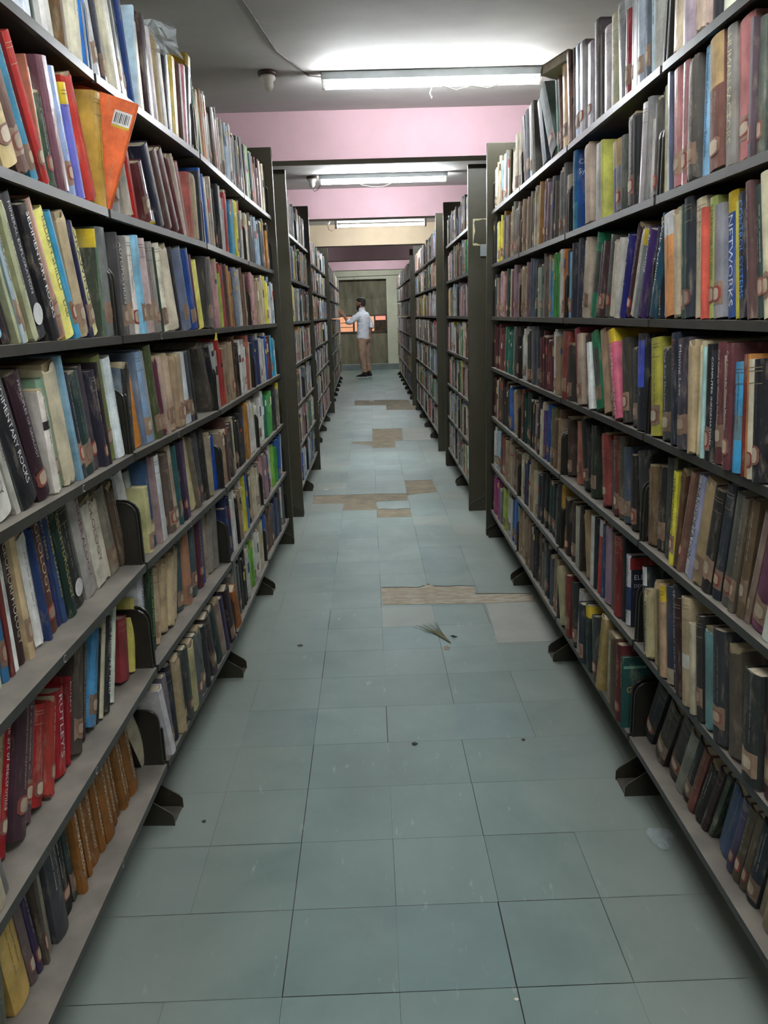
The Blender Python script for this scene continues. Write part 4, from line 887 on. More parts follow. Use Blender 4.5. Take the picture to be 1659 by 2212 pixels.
('R',6,1,0.7485,-0.087,0.0554,0.24,0.011,(128,46,46),'','dark red book','',None,1),
('R',6,1,0.7742,-0.09,0.0248,0.25,0.011,(42,42,46),'o','','',None,0),
('R',6,1,0.8133,-0.104,0.038,0.2054,0.011,(192,194,200),'r','white and navy Electronic Devices book','ELECTRONIC DEVICES',(60,60,70),1),
('R',6,0,0.0954,-0.192,0.0308,0.2272,-0.001,(46,56,62),'n','dark slate book beside bookend','',None,1),
('R',6,0,0.1476,-0.199,0.0504,0.1809,-0.001,(170,158,116),'ot','cream Mining Areas book','in Mining Areas',(50,45,35),1),
('R',6,0,0.1833,-0.173,0.0343,0.2213,-0.001,(160,138,104),'t','buff book with creased head','',None,1),
('R',6,0,0.2101,-0.181,0.0257,0.2051,-0.001,(124,112,76),'','','',None,0),
('R',6,0,0.2474,-0.166,0.0359,0.2295,-0.001,(172,140,108),'y','peach book with yellow top','',None,1),
('R',6,0,0.2892,-0.179,0.0401,0.2379,-0.001,(68,74,92),'n','navy-grey book with cream foot','',None,1),
('R',6,0,0.3145,-0.191,0.0241,0.2554,-0.001,(64,66,70),'o','charcoal Sedimentary Rocks book','SEDIMENTARY ROCKS',(200,200,200),1),
('R',6,0,0.3569,-0.204,0.04,0.2319,-0.001,(60,36,38),'','dark red picture-spine book','',None,1),
('R',6,0,0.4047,-0.174,0.0463,0.2498,-0.001,(156,138,106),'w','buff book with white patch','',None,1),
('R',6,0,0.4333,-0.176,0.0273,0.2057,-0.001,(170,160,134),'','cream short book with red mark','',None,1),
('R',6,0,0.4668,-0.175,0.0322,0.2344,-0.001,(56,54,52),'l','dark labelled book beside teal one','',None,1),
('R',6,0,0.5158,-0.165,0.0475,0.2256,-0.001,(90,134,134),'t','teal book with shredded spine','',None,1),
('R',6,0,0.5768,-0.164,0.0594,0.2395,-0.001,(58,60,64),'l','dark grey book with tan label','',None,1),
('R',6,0,0.6354,-0.17,0.0569,0.2304,-0.001,(104,94,82),'t','massive crumbling dark book','',None,1),
('R',6,0,0.7227,-0.1,0.064,0.2206,-0.001,(50,54,52),'l','black-green thick labelled book','',None,1),
('R',6,0,0.777,-0.113,0.0531,0.2405,-0.001,(92,52,58),'l','maroon thick book at frame edge','',None,1),
('R',7,1,0.1421,-0.355,0.056,0.23,-0.01,(154,148,110),'t','','',None,0),
('R',7,1,0.2183,-0.107,0.056,0.2306,-0.01,(134,60,52),'l','','',None,0),
('R',7,1,0.3175,-0.215,0.056,0.2285,-0.01,(52,54,50),'l','','',None,0),
('R',7,1,0.36,0.051,0.0417,0.2354,-0.01,(182,184,186),'n','','',None,0),
('R',7,1,0.4437,-0.089,0.056,0.2061,-0.01,(44,50,60),'l','','',None,0),
('R',7,1,0.5102,-0.129,0.056,0.2207,-0.01,(40,52,50),'yo','dark green yellow-topped book','SLOPE ANALYSIS',(90,120,110),1),
('R',7,1,0.5914,-0.18,0.056,0.2097,-0.01,(56,62,62),'l','dark grey-green labelled book','',None,1),
('R',7,1,0.6341,0.151,0.0414,0.2587,-0.01,(158,134,80),'','straw-brown book','',None,1),
('R',7,1,0.7385,-0.049,0.056,0.2265,-0.01,(156,144,116),'','parchment-coloured book','',None,1),
('R',7,1,0.8003,-0.082,0.056,0.2381,-0.01,(96,76,56),'t','crumbling brown book','',None,1),
('R',7,1,0.8495,-0.095,0.0471,0.2334,-0.01,(100,40,42),'l','dark red lettered book','',None,1),
('R',7,1,0.8717,-0.109,0.0199,0.2094,-0.01,(24,80,74),'e','teal-green Geology book showing cover','GEOLOGY',(200,165,80),1),
('R',7,0,0.0564,0.45,0.064,0.22,0.033,(44,48,52),'l','black book leaning at bookend','',None,1),
('R',7,0,0.168,0.45,0.064,0.22,0.033,(64,58,52),'l','dark worn leaning book','',None,1),
('R',7,0,0.2509,0.388,0.064,0.22,0.033,(62,54,46),'l','dark brown leaning book','',None,1),
('R',7,0,0.2959,0.376,0.0419,0.21,0.033,(128,126,116),'','grey-white leaning book','',None,1),
('R',7,0,0.3391,0.364,0.0413,0.21,0.033,(50,50,54),'l','black leaning book with pale edge','',None,1),
('R',7,0,0.3723,0.352,0.0312,0.21,0.033,(132,84,72),'','rose-brown leaning book','',None,1),
('R',7,0,0.4149,0.378,0.0388,0.2,0.033,(44,42,40),'t','black leaning book with torn paper','',None,1),
('R',7,0,0.4416,0.365,0.0244,0.21,0.033,(58,42,44),'','dark maroon leaning book','',None,1),
('R',7,0,0.4632,0.353,0.0196,0.21,0.033,(56,72,58),'','dark green leaning book','',None,1),
('R',7,0,0.5595,0.269,0.064,0.21,0.033,(70,92,128),'t','wide blue leaning book','',None,1),
('R',7,0,0.5867,0.256,0.0256,0.21,0.033,(86,82,112),'l','violet-grey leaning book','',None,1),
('R',7,0,0.6165,0.243,0.0282,0.21,0.033,(98,88,72),'l','grey-brown leaning labelled book','',None,1),
('R',7,0,0.6424,0.23,0.0246,0.21,0.033,(104,92,76),'l','brown-grey leaning book','',None,1),
('R',7,0,0.6885,0.217,0.0444,0.21,0.033,(44,50,60),'l','dark navy leaning book','',None,1),
('R',7,0,0.7253,0.204,0.0355,0.21,0.033,(134,118,92),'','buff leaning book','',None,1),
('R',7,0,0.7647,0.19,0.0382,0.21,0.033,(150,134,108),'','tan leaning book in corner','',None,1),
('R',1,2,0.1013,-0.354,0.0539,0.3,0.008,(122,102,98),'l','','',None,0),
('R',1,2,0.166,-0.245,0.056,0.3,0.008,(92,102,116),'l','','',None,0),
('R',1,2,0.2598,-0.231,0.056,0.2949,0.008,(190,186,176),'gl','','',None,0),
('R',1,2,0.3114,-0.243,0.0492,0.3,0.008,(120,116,108),'','','',None,0),
('R',1,2,0.4901,-0.49,0.056,0.3,0.008,(72,78,94),'','','',None,0),
('R',1,2,0.6963,-0.54,0.09,0.3,0.008,(114,126,126),'lU','big grey-green thick book','',None,1),
('R',1,2,0.7489,-0.251,0.0501,0.2896,0.008,(28,124,98),'l','','',None,0),
('R',1,2,0.7968,-0.263,0.0442,0.2926,0.008,(136,92,78),'lt','','',None,0),
('R',1,2,0.8726,-0.17,0.056,0.2787,0.008,(224,182,122),'l','','',None,0),
]
stuff = MB(); rng = random.Random(11); used_labels = set()
J_ = {'L': JL, 'R': JR}
for rec in BOOKS:
    side, k, bay, s1, ang, t, h, setb, rgb, fl_, desc, ti, tcl, ind = rec
    Jx = J_[side]; zs = ZS[k - 1]; setb += rng.uniform(-.006, .009); tilt = .34 if 'V' in fl_ else (.06 if 'U' in fl_ else 0)
    mtx = place(side, Jx[bay + 1], Jx[bay + 2], s1, ang, t, h, setb, zs, tilt)
    rnd = not ('g' in fl_ and t < .03) and t > .014; torn = 't' in fl_; D = .165 if h > .2 else .14
    g = .85 if 'g' in fl_ else (.45 if rng.random() < .3 else .12)
    near = 0 if side == 'L' else t
    lum_ = sum(rgb) / 3; rgb = tuple(max(8, min(248, (v - lum_) * 1.0 + (lum_ * 1.12 if lum_ > 110 else lum_ * .9))) for v in rgb)
    bands = []; sidec = None
    if 'y' in fl_: bands = [(h - .04, h, (214, 184, 40), 1)]
    if 'f' in fl_: bands = [(h * .62, h, (186, 156, 108))]
    if 'c' in fl_ and 'N' not in fl_:
        sidec = (116, 124, 124) if 'Sedimentary' in desc else ((36, 34, 32) if rgb[0] > 90 else (92, 110, 122))
    if 'k' in fl_: bands = [(h * .62, h * .7, (40, 34, 36))]
    if 'G' in fl_: sidec = (62, 68, 54)
    if 'H' in fl_: sidec = (28, 84, 160); bands = [(0, h * .35, (60, 160, 190))]
    if 'd' in fl_: bands = [(h * .3, h * .78, (74, 78, 72))]
    if 'q' in fl_: bands = [(h * .3, h * .52, (96, 130, 140))]
    if 's' in fl_: sidec = (130, 180, 190)
    if 'w' in fl_: bands = [(h * .35, h * .48, (200, 198, 190))]
    if 'n' in fl_: bands = [(0, h * .16, (190, 176, 148))] if 'foot' in desc else [(h * .78, h, (205, 205, 205))]
    if 'r' in fl_: bands = [(h * .22, h * .55, (40, 60, 110))]; sidec = (30, 34, 52)
    if 'e' in fl_: sidec = (22, 72, 68)
    if 'thick beige' in desc: sidec = (34, 33, 32)
    if ind:
        root = bpy.data.objects.new('book', None); COL.objects.link(root); root.matrix_world = mtx; root.empty_display_size = .02
        lb = '%s, %s shelf, %s %s bay' % (desc, shelfn[k - 1], side == 'L' and 'left' or 'right', ['near', 'second', 'third'][bay])
        assert lb not in used_labels, lb
        used_labels.add(lb)
        tag(root, lb, 'book', '%s shelf books, %s %s bay' % (shelfn[k - 1], side == 'L' and 'left' or 'right', 'near' if bay == 0 else 'second'))
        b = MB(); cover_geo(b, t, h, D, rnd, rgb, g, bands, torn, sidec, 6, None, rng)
        if not ti and not torn and rng.random() < .4 and t > .018:   # gilt rules on the spine
            gc = (170, 150, 110) if sum(rgb) < 300 else (90, 80, 70)
            for zz in (h * .9, h * .8, h * .93):
                patch_geo(b, t, rnd, .04, .96, zz, zz + .0012, .0005, gc, .4)
        if not ti and t > .013 and rng.random() < .6:              # unreadable small print running down the spine
            tg = (206, 200, 186) if sum(rgb) < 380 else (70, 60, 56); mixk = rng.uniform(.3, .75)
            pc = tuple(rgb[q_] * (1 - mixk) + tg[q_] * mixk for q_ in range(3))
            z_ = h * rng.uniform(.84, .93); zend = h * rng.uniform(.34, .5)
            for row_ in range(1 if t < .03 else 2):
                zz = z_ - row_ * .02; uc = .5 if t < .03 else (.62 - .26 * row_); hw = min(.12, rng.uniform(.0009, .0018) / t)
                while zz > zend:
                    l_ = rng.uniform(.002, .012); ho = hw * rng.uniform(.7, 1.1); patch_geo(b, t, rnd, uc - ho, uc + ho, zz - l_, zz, .0006, pc, .3, n=1); zz -= l_ + (.0012 if rng.random() < .7 else .006)
        if 'B' in fl_:
            yy = near + (-.0004 if near == 0 else .0004); x0 = -.055 if 'orange' not in desc else -.047
            def q(xa, xb, za, zb, c, o_): 
                y_ = yy + (-o_ if near == 0 else o_)
                b.add([(xa, y_, za), (xb, y_, za), (xb, y_, zb), (xa, y_, zb)], [(0, 1, 2, 3)], c, .3)
            zb0 = h * .1 if 'orange' not in desc else h * .76
            q(x0, x0 + .042, zb0, zb0 + .032, (226, 226, 222), 0)
            for kk in range(9): q(x0 + .004 + kk * .004, x0 + .004 + kk * .004 + (.0013 + .001 * (kk % 3 == 0)), zb0 + .005, zb0 + .027, (20, 20, 20), .0003)
            q(x0, x0 + .042, zb0 - .006, zb0, (214, 180, 40), 0)
        if 'N' in fl_:
            b.add([(spine_x(t, rnd, t / 2) + .0008, t / 2 + .38 * t * math.cos(a), h * .17 + .02 * math.sin(a)) for a in [PI / 8 * q_ for q_ in range(16)]], [tuple(range(16))], (228, 228, 226), .4)
        if 'b' in fl_: patch_geo(b, t, rnd, .25, .95, h * .45, h * .93, .0008, (66, 84, 190), .4)
        def side_text(txt, x0, z0_, size, colr):
            v, f = text_mesh(txt); y_ = near + (-.0006 if near == 0 else .0006); sg = 1 if side == 'L' else -1
            b.add([((x0 + p[0] * size) if side == 'L' else (x0 - p[0] * size), y_, z0_ + p[1] * size) for p in v], f, colr, .3)
        def side_panel(xa, xb, za, zb, colr):
            y_ = near + (-.0003 if near == 0 else .0003); b.add([(xa, y_, za), (xb, y_, za), (xb, y_, zb), (xa, y_, zb)], [(0, 1, 2, 3)], colr, .3)
        if 'e' in fl_: side_text('FIELD', -.058, h * .62, .026, (150, 130, 70)); side_text('GEOLOGY', -.012, h * .5, .026, (205, 170, 85)); side_panel(-.07, -.004, h * .84, h * .88, (110, 160, 140))
        if 'r' in fl_: side_text('ELECTRONIC', -.014, h * .66, .02, (230, 230, 232)); side_text('DEVICES', -.014, h * .55, .014, (190, 190, 195)); side_panel(-.1, -.003, h * .8, h * .97, (150, 40, 40))
        if 'Computer Networks' in desc: side_panel(-.06, -.004, h * .42, h * .6, (196, 196, 176)); side_panel(-.06, -.004, h * .02, h * .22, (110, 160, 205)); side_panel(-.06, -.004, h * .64, h * .86, (60, 110, 150)); side_text('C', -.012, h * .47, .02, (30, 30, 30))
        if 'H' in fl_: side_text('Control', -.01, h * .82, .024, (225, 232, 238)); side_text('Systems', -.01, h * .7, .024, (225, 232, 238))
        part(b, 'cover', BOOK, root, attrs=True, smooth=False)
        b = MB(); pages_geo(b, t, h, D, rnd, (206, 194, 166) if not torn else (184, 166, 132), torn); part(b, 'pages', BOOK, root, attrs=True)
        if 'l' in fl_:
            b = MB(); label_geo(b, t, h, rnd, rng.random() < .5 or 'red' in desc, rng); part(b, 'spine_label', BOOK, root, attrs=True)
        if ti:
            v, f = text_mesh(ti)
            xs = [p[0] for p in v]; ys = [p[1] for p in v]; wd = max(xs) - min(xs); ht = max(ys) - min(min(ys), 0)
            zone = h * (.78 if 'l' not in fl_ and 'N' not in fl_ else .62)
            sc = min(.46 * t / ht, .017 / ht, zone / wd); sx_ = min(zone / wd, sc * 1.35)
            z_top = h - (h * .06 if 'y' not in fl_ else .045); y0_ = t / 2 - sc * ht * .42
            b = MB(); b.add([(spine_x(t, rnd, y0_ + p[1] * sc) + .0009, y0_ + p[1] * sc, z_top - (p[0] - min(xs)) * sx_) for p in v], f, tcl, .3)
            part(b, 'title', BOOK, root, attrs=True)
    else:
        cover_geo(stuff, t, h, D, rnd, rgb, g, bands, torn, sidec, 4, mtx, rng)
        pages_geo(stuff, t, h, D, rnd, (206, 194, 166) if not torn else (184, 166, 132), torn, mtx)
        if 'l' in fl_: label_geo(stuff, t, h, rnd, rng.random() < .5, rng, mtx)

# ---- the rest of the books: far bays with the colour runs the photograph shows, then muted random volumes
PAL = dict(teal=(30, 120, 100), cream=(196, 184, 154), tanor=(196, 140, 96), white=(208, 206, 200), greybrown=(112, 100, 90), salmon=(186, 112, 94), ltblue=(168, 190, 212), greywhite=(176, 176, 172),
 dark=(44, 42, 42), grey=(122, 120, 116), dgrey=(74, 74, 74), pgreen=(160, 176, 150), green=(56, 156, 62), slate=(70, 80, 92), mbrown=(88, 52, 46), black=(30, 30, 34), blue=(30, 90, 175), beige=(182, 168, 146),
 rbrown=(134, 72, 60), red=(178, 44, 44), cyan=(34, 146, 186), yellow=(214, 204, 60), ochre=(186, 130, 54), pinkp=(176, 140, 150), pink=(196, 150, 150), ygreen=(170, 190, 70), silver=(150, 160, 175),
 brown=(106, 78, 60), tan=(160, 136, 108), maroon=(96, 40, 46), navy=(36, 44, 90), pblue=(150, 176, 196), mauve=(140, 112, 122), bslate=(84, 96, 112), ggreen=(110, 124, 120), dgreen=(28, 62, 52), sky=(90, 160, 200),
 lime=(120, 190, 60), orange=(204, 118, 44), purple=(84, 60, 118), olive=(110, 104, 66), magenta=(158, 52, 120), dred=(130, 34, 36))
SEQ = {('L', 1, 2): 'teal cream tanor white greybrown salmon white cream ltblue white greywhite dark grey white', ('L', 1, 3): 'dgrey grey pgreen green slate salmon mbrown mbrown white cream dark cream',
 ('L', 2, 2): 'blue beige beige rbrown black greywhite greywhite red cyan cyan yellow black white', ('L', 2, 3): 'cream dgrey dark pblue slate slate ochre dark', ('L', 3, 2): 'pinkp pink ygreen red mbrown ochre navy silver white brown tan',
 ('L', 3, 3): 'maroon pink pink tan cream tan cream yellow white pblue white', ('L', 4, 2): 'greywhite red tan tan brown black white white salmon cream', ('L', 4, 3): 'navy navy greywhite greywhite blue maroon black cyan cyan white',
 ('L', 5, 2): 'tan mbrown dark cream dark black ochre ochre white white', ('L', 5, 3): 'white white teal green green black grey yellow', ('L', 6, 2): 'navy navy white black tan white yellow blue navy tan cream white cream grey', ('L', 6, 3): 'pink mauve navy white lime green blue blue white',
 ('L', 7, 2): 'grey black black white lime white white cream white', ('L', 7, 3): 'blue brown brown slate navy slate white slate grey', ('R', 1, 2): 'mauve mauve brown bslate white slate slate ggreen ggreen teal rbrown cream tanor brown', ('R', 1, 3): 'white cream pblue grey olive cream cream',
 ('R', 2, 2): 'tan tan greybrown cream ochre mauve mauve slate greybrown grey cream', ('R', 2, 3): 'black white yellow ochre slate grey brown tan grey brown grey', ('R', 3, 2): 'tan cream mauve slate bslate dgrey pgreen ggreen greybrown tan sky green green white orange', ('R', 3, 3): 'slate tan slate pink pink dgreen cream maroon mauve olive',
 ('R', 4, 2): 'white white dark grey slate dark maroon maroon maroon white tan yellow', ('R', 4, 3): 'maroon maroon maroon maroon maroon red teal teal teal grey dgrey dark', ('R', 5, 2): 'rbrown dgreen dgreen dark dgreen pinkp black cream purple blue olive brown tan', ('R', 5, 3): 'maroon cream brown dark dark dark blue tan tan',
 ('R', 6, 2): 'cream cream navy cream tan cream slate black black dgreen black dark ochre', ('R', 6, 3): 'white pblue rbrown tan tan brown', ('R', 7, 2): 'tan tan tan brown slate dark brown grey dark slate tan tan', ('R', 7, 3): 'magenta magenta grey ygreen white blue sky'}
MIX = 'cream cream cream white white greywhite greywhite tan beige beige beige silver grey greybrown dgrey dark slate grey greywhite maroon rbrown navy blue pblue pblue teal yellow red pink pinkp mauve salmon olive ochre green black bslate ltblue ltblue white'.split()
def fill(side, row, bay, k, sa, sb, names, wmin, wmax, lean0, nseg, lab=.35):
    J = ROWS[(side, row)]; s = sa; i = 0
    gap = 0
    while s < sb - .012:
        nm = names[i % len(names)] if names else rng.choice(MIX); i += 1
        t = rng.uniform(wmin, wmax)
        if s + t > sb: break
        h = rng.uniform(.195, .25); a = lean0 + rng.uniform(-.03, .03)
        c = PAL[nm]; gy_ = sum(c) / 3; sat_ = .78 if row > 1 else .92
        c = tuple(max(12, min(250, gy_ + (v - gy_) * sat_ + jit_)) for jit_ in (rng.uniform(-14, 14),) for v in c)
        setb = .006 + rng.uniform(0, .014); s += t / math.cos(a)
        m_ = place(side, J[bay], J[bay + 1], s, a, t, h, setb, ZS[k])
        torn = rng.random() < .18; rnd = t > .016
        cover_geo(stuff, t, h, .15, rnd, c, rng.choice((.1, .1, .4, .8)), (), torn, None, nseg, m_, rng)
        pages_geo(stuff, t, h, .15, rnd, (206, 194, 166), torn, m_)
        if rng.random() < lab: label_geo(stuff, t, h, rnd, rng.random() < .5, rng, m_)
        elif rng.random() < .5:
            zt = rng.uniform(.5, .85) * h; patch_geo(stuff, t, rnd, .15, .85, zt, zt + rng.uniform(.01, .05), .0008, rng.choice(((225, 220, 205), (40, 38, 36), (190, 60, 50), (60, 80, 120), (200, 180, 90))), .2, mtx=m_)
        if rng.random() < .05: lean0 = rng.uniform(-.14, .14)
for side in 'LR':
    for bay in (2, 3):                                     # third and fourth bays of the nearest run
        o, rz, ln = frame(side, J_[side][bay + 1], J_[side][bay + 2])
        for k in range(7):
            if side == 'R' and bay == 2 and k == 0: continue
            sq = SEQ[(side, k + 1, bay)].split(); 
            if side == 'R': pass
            w_ = (ln - .05) / len(sq) * 1.0
            fill(side, 1, bay + 1, k, .02 + (.06 if k == 6 and side == 'L' and bay == 2 else 0), ln - .02, [n_ for n_ in sq for _ in range(2 if w_ > .055 else 1)], w_ * (.42 if w_ > .055 else .8), w_ * (.62 if w_ > .055 else 1.15), -.1 if side == 'L' else 0.06, 4, .5 if side == 'R' else .2)
    for k in range(7):
        o, rz, ln = frame(side, J_[side][0], J_[side][1])
        fill(side, 1, 0, k, .02, ln - .02, None, .025, .055, 0, 3)      # bay beside the viewer
    for row in (2, 3, 4):
        J = ROWS[(side, row)]
        for bay in range(len(J) - 1):
            o, rz, ln = frame(side, J[bay], J[bay + 1])
            for k in range(7):
                fill(side, row, bay, k, .016, ln - (.016 if rng.random() < .8 else .12), None, .02 + .008 * (row > 2), .05 + .01 * (row > 2), 0, 3 if row < 4 else 2, .3)
for (side, k, bay, sa, sb) in [
 ('L', 1, 0, 0.02, 0.559),
 ('L', 2, 0, 0.02, 0.395),
 ('L', 3, 0, 0.02, 0.334),
 ('L', 4, 0, 0.02, 0.237),
 ('L', 5, 0, 0.02, 0.219),
 ('L', 6, 0, 0.02, 0.148),
 ('R', 1, 0, 0.37, 0.894),
 ('R', 2, 0, 0.581, 0.894),
 ('R', 3, 0, 0.625, 0.894),
 ('R', 4, 0, 0.699, 0.894),
 ('R', 5, 0, 0.707, 0.894),
 ('R', 6, 0, 0.792, 0.894),
 ('R', 7, 0, 0.78, 0.894)
]:
    fill(side, 1, bay + 1, k - 1, sa, sb, None, .025, .055, -.15 if side == 'L' else .1, 4)
so = part(stuff, 'books', BOOK, attrs=True)
tag(so, 'hundreds of worn books filling the farther shelves on both sides', 'books', kind='stuff')
# ------------------------------------------------------------------ chalk letters and small things on the shelving
def world_of(side, bay, s, x, z):
    o, rz, ln = frame(side, J_[side][bay + 1], J_[side][bay + 2])
    return Matrix.Translation(o) @ Matrix.Rotation(rz, 4, 'Z') @ Matrix.Translation((x, s, z))
v_, f_ = text_mesh('C')
for side, bay, k, s in [('L', 0, 3, .62), ('L', 0, 4, .42), ('L', 0, 5, .5), ('L', 0, 6, .58), ('L', 1, 2, .3), ('L', 1, 4, .42), ('L', 1, 3, .38)]:
    b = MB(); m_ = world_of(side, bay, s, .0006, ZS[k] - ST + .0015)
    b.add([m_ @ Vector((0, p[0] * .022, p[1] * .022)) for p in v_], f_)
    me = b.mesh('chalk_mark', CHALK, attrs=False)
    sh = None
    for r in COL.objects:
        if r.name.startswith('shelving_bay'):
            o, rz, ln = frame(side, J_[side][bay + 1], J_[side][bay + 2])
            if (r.location - o).length < 1e-4: sh = [c for c in r.children if c.name.startswith('shelf')][k] if r.children else None
    o_ = bpy.data.objects.new('chalk_mark', me); COL.objects.link(o_)
    if sh:
        bpy.context.view_layer.update(); o_.parent = sh; o_.matrix_parent_inverse = sh.matrix_world.inverted()
b = MB(); m_ = world_of('L', 2, .0, .003, ZS[2] - ST - .022)
b.add([m_ @ Vector(p) for p in ((0, -.012, .0), (.001, .03, .0), (.001, .03, .024), (0, .02, .026), (-.002, -.012, .0), (-.001, .03, .0), (-.001, .03, .024), (-.002, .02, .026))], [(0, 1, 2, 3), (7, 6, 5, 4), (0, 4, 5, 1), (1, 5, 6, 2), (2, 6, 7, 3), (3, 7, 4, 0)])
tag(part(b, 'paper_tag', mat('yellow_paper', (214, 190, 40), .6, noise=.1)), 'small yellow paper tag hanging below third left shelf at the bay joint', 'tag')

# clear crumpled plastic lying over the top-left books
PLA = mat('clear_crinkled_plastic', (215, 222, 225), .12, noise=.1, scale=30, alpha=.38, bump=.8)
rp_ = random.Random(3)
def crumple(pts_u, pts_v, org, ux, vx, amp):
    vs = []; 
    for j in range(pts_v + 1):
        for i in range(pts_u + 1):
            p = Vector(org) + Vector(ux) * (i / pts_u) + Vector(vx) * (j / pts_v)
            p += Vector((rp_.uniform(-amp, amp), rp_.uniform(-amp, amp), rp_.uniform(-amp * .7, amp)))
            vs.append(p)
    return vs, [(j * (pts_u + 1) + i, j * (pts_u + 1) + i + 1, (j + 1) * (pts_u + 1) + i + 1, (j + 1) * (pts_u + 1) + i) for j in range(pts_v) for i in range(pts_u)]
b = MB(); vs, fs = crumple(8, 6, (-.63, 2.45, 2.17), (.115, .03, -.02), (.0, .085, -.06), .008); b.add(vs, fs)
o_ = part(b, 'plastic_wrapper', PLA); o_.modifiers.new('s', 'SOLIDIFY').thickness = .0008
tag(o_, 'crumpled clear plastic wrapper lying on the top left shelf books', 'wrapper')
# pale book lying flat on top of the thick grey-green one, top right shelf
r = empty('book'); r.matrix_world = Matrix.Translation((.78, 3.12, 2.166)) @ Matrix.Rotation(.12, 4, 'Y') @ Matrix.Rotation(-.1, 4, 'X') @ Matrix.Rotation(.35, 4, 'Z')
m_ = Matrix(((0, 0, 1, -.1), (1, 0, 0, .09), (0, 1, 0, 0), (0, 0, 0, 1)))
b = MB(); cover_geo(b, .036, .21, .17, True, (184, 184, 146), .3, (), False, None, 6, m_); part(b, 'cover', BOOK, r, attrs=True)
b = MB(); pages_geo(b, .036, .21, .17, True, mtx=m_); part(b, 'pages', BOOK, r, attrs=True)
tag(r, 'pale olive book lying flat on top of upright books, top shelf, right third bay', 'book')
# litter
PLB = mat('thin_cloudy_plastic', (190, 200, 202), .25, noise=.15, scale=20, alpha=.42, bump=.6)
b = MB(); out = [(.688, 1.817), (.700, 1.836), (.722, 1.84), (.749, 1.833), (.756, 1.807), (.745, 1.775), (.728, 1.753), (.707, 1.751), (.694, 1.78)]
vs = [(x, y, .004 + rp_.uniform(0, .006)) for x, y in out] + [(.72, 1.8, .016)] + [(.72 + .55 * (x - .72), 1.8 + .55 * (y - 1.8), .008 + rp_.uniform(0, .01)) for x, y in out]
n_ = len(out); b.add(vs, [(i, (i + 1) % n_, n_ + 1 + (i + 1) % n_, n_ + 1 + i) for i in range(n_)] + [(n_ + 1 + i, n_ + 1 + (i + 1) % n_, n_) for i in range(n_)])
tag(part(b, 'plastic_scrap', PLB), 'small cloudy plastic scrap on the floor by the right shelves', 'litter')
STRAW = mat('dry_straw', (120, 118, 78), .7, noise=.3, scale=50)
b = MB()
for k in range(9):
    a = (k - 4) * .012
    b.tube([(.305, 3.114, .004), (.262 + a * .3, 3.212 + abs(a) * .2, .005 + .001 * (k % 3)), (.211 + a * 1.1, 3.318 + a * .5 + .01 * (k % 2), .006 + .002 * (k % 2))], [.0016, .0018, .0006], 5)
tag(part(b, 'grass_sprig', STRAW, smooth=True), 'dry grass broom sprig lying on the floor tiles', 'sprig')
LEAF = mat('dark_dry_leaf', (58, 50, 42), .8, noise=.3)
PAPR = mat('paper_scrap', (214, 208, 196), .8, noise=.1)
b = MB(); b.tube([(.31, 3.19, .003), (.322, 3.182, .005), (.34, 3.176, .003)], [.001, .004, .001], 6)
tag(part(b, 'dry_leaf', LEAF, smooth=True), 'tiny curled dark leaf beside the grass sprig', 'litter')
b = MB(); b.prism([(.272, 3.055), (.29, 3.052), (.298, 3.072), (.285, 3.09), (.271, 3.08)], .0002, .0015)
tag(part(b, 'tile_chip', BARE), 'small tan chip in the tiles just before the grass sprig', 'litter')
def flake(x, y, r, m, txt, name='paper_scrap'):
    b = MB(); n = 6; b.prism([(x + r * rp_.uniform(.5, 1.1) * math.cos(2 * PI * i / n), y + r * rp_.uniform(.5, 1.1) * math.sin(2 * PI * i / n)) for i in range(n)], .0005, .002)
    tag(part(b, name, m), txt, 'litter')
flake(-.38, 6.25, .03, PAPR, 'white paper scrap on the floor near the second left run')
flake(.02, 12.9, .06, PAPR, 'white paper scrap on the far bare floor strip')
flake(.105, 2.32, .012, LEAF, 'small brown bit on the tiles in the middle of the aisle', 'floor_crumb')
flake(-.50, 1.95, .008, LEAF, 'dark speck on the tiles near the first left foot', 'floor_crumb')
flake(.255, 1.32, .006, PAPR, 'pale crumb on the nearest tiles', 'floor_crumb')
flake(.46, 2.32, .008, LEAF, 'dark crumb on the tiles toward the right shelves', 'floor_crumb')
flake(-.33, 3.15, .014, LEAF, 'dark smudge of dirt on the tiles toward the left shelves', 'floor_crumb')

# ------------------------------------------------------------------ the person, standing at the far left shelves
SKIN = mat('skin', (150, 104, 82), .55, noise=.08)
HAIR = mat('dark_hair', (30, 24, 22), .7, noise=.3, scale=60)
SHIRT = mat('white_cotton_shirt', (226, 230, 240), .75, noise=.05, scale=10, stretch=(1, 1, 2.2), bump=.6)
CHINO = mat('khaki_chinos', (184, 152, 130), .75, noise=.2, scale=9, bump=.5)
SHOE = mat('black_trainer', (26, 26, 28), .55, noise=.2)
SOLE = mat('white_sole', (210, 210, 208), .6, noise=.1)
PX, PY, YAW = -.11, 17.95, -.42
person = empty('person', (PX, PY, 0), YAW)
tag(person, 'bearded person in white shirt and khaki trousers reaching toward the far left shelves', 'person')
def loft(mb, rings, n=18):
    """rings: (centre, axis a, axis b) -> closed tapered surface"""
    vs = []; 
    for c, a, b_ in rings:
        c = Vector(c); a = Vector(a); b_ = Vector(b_)
        vs += [c + a * math.cos(2 * PI * k / n) + b_ * math.sin(2 * PI * k / n) for k in range(n)]
    m = len(rings)
    mb.add(vs, [(i * n + k, i * n + (k + 1) % n, (i + 1) * n + (k + 1) % n, (i + 1) * n + k) for i in range(m - 1) for k in range(n)] + [tuple(reversed(range(n))), tuple(range((m - 1) * n, m * n))])
def hrings(l): return [((cx, cy, z), (rx, 0, 0), (0, ry, 0)) for z, cx, cy, rx, ry in l]
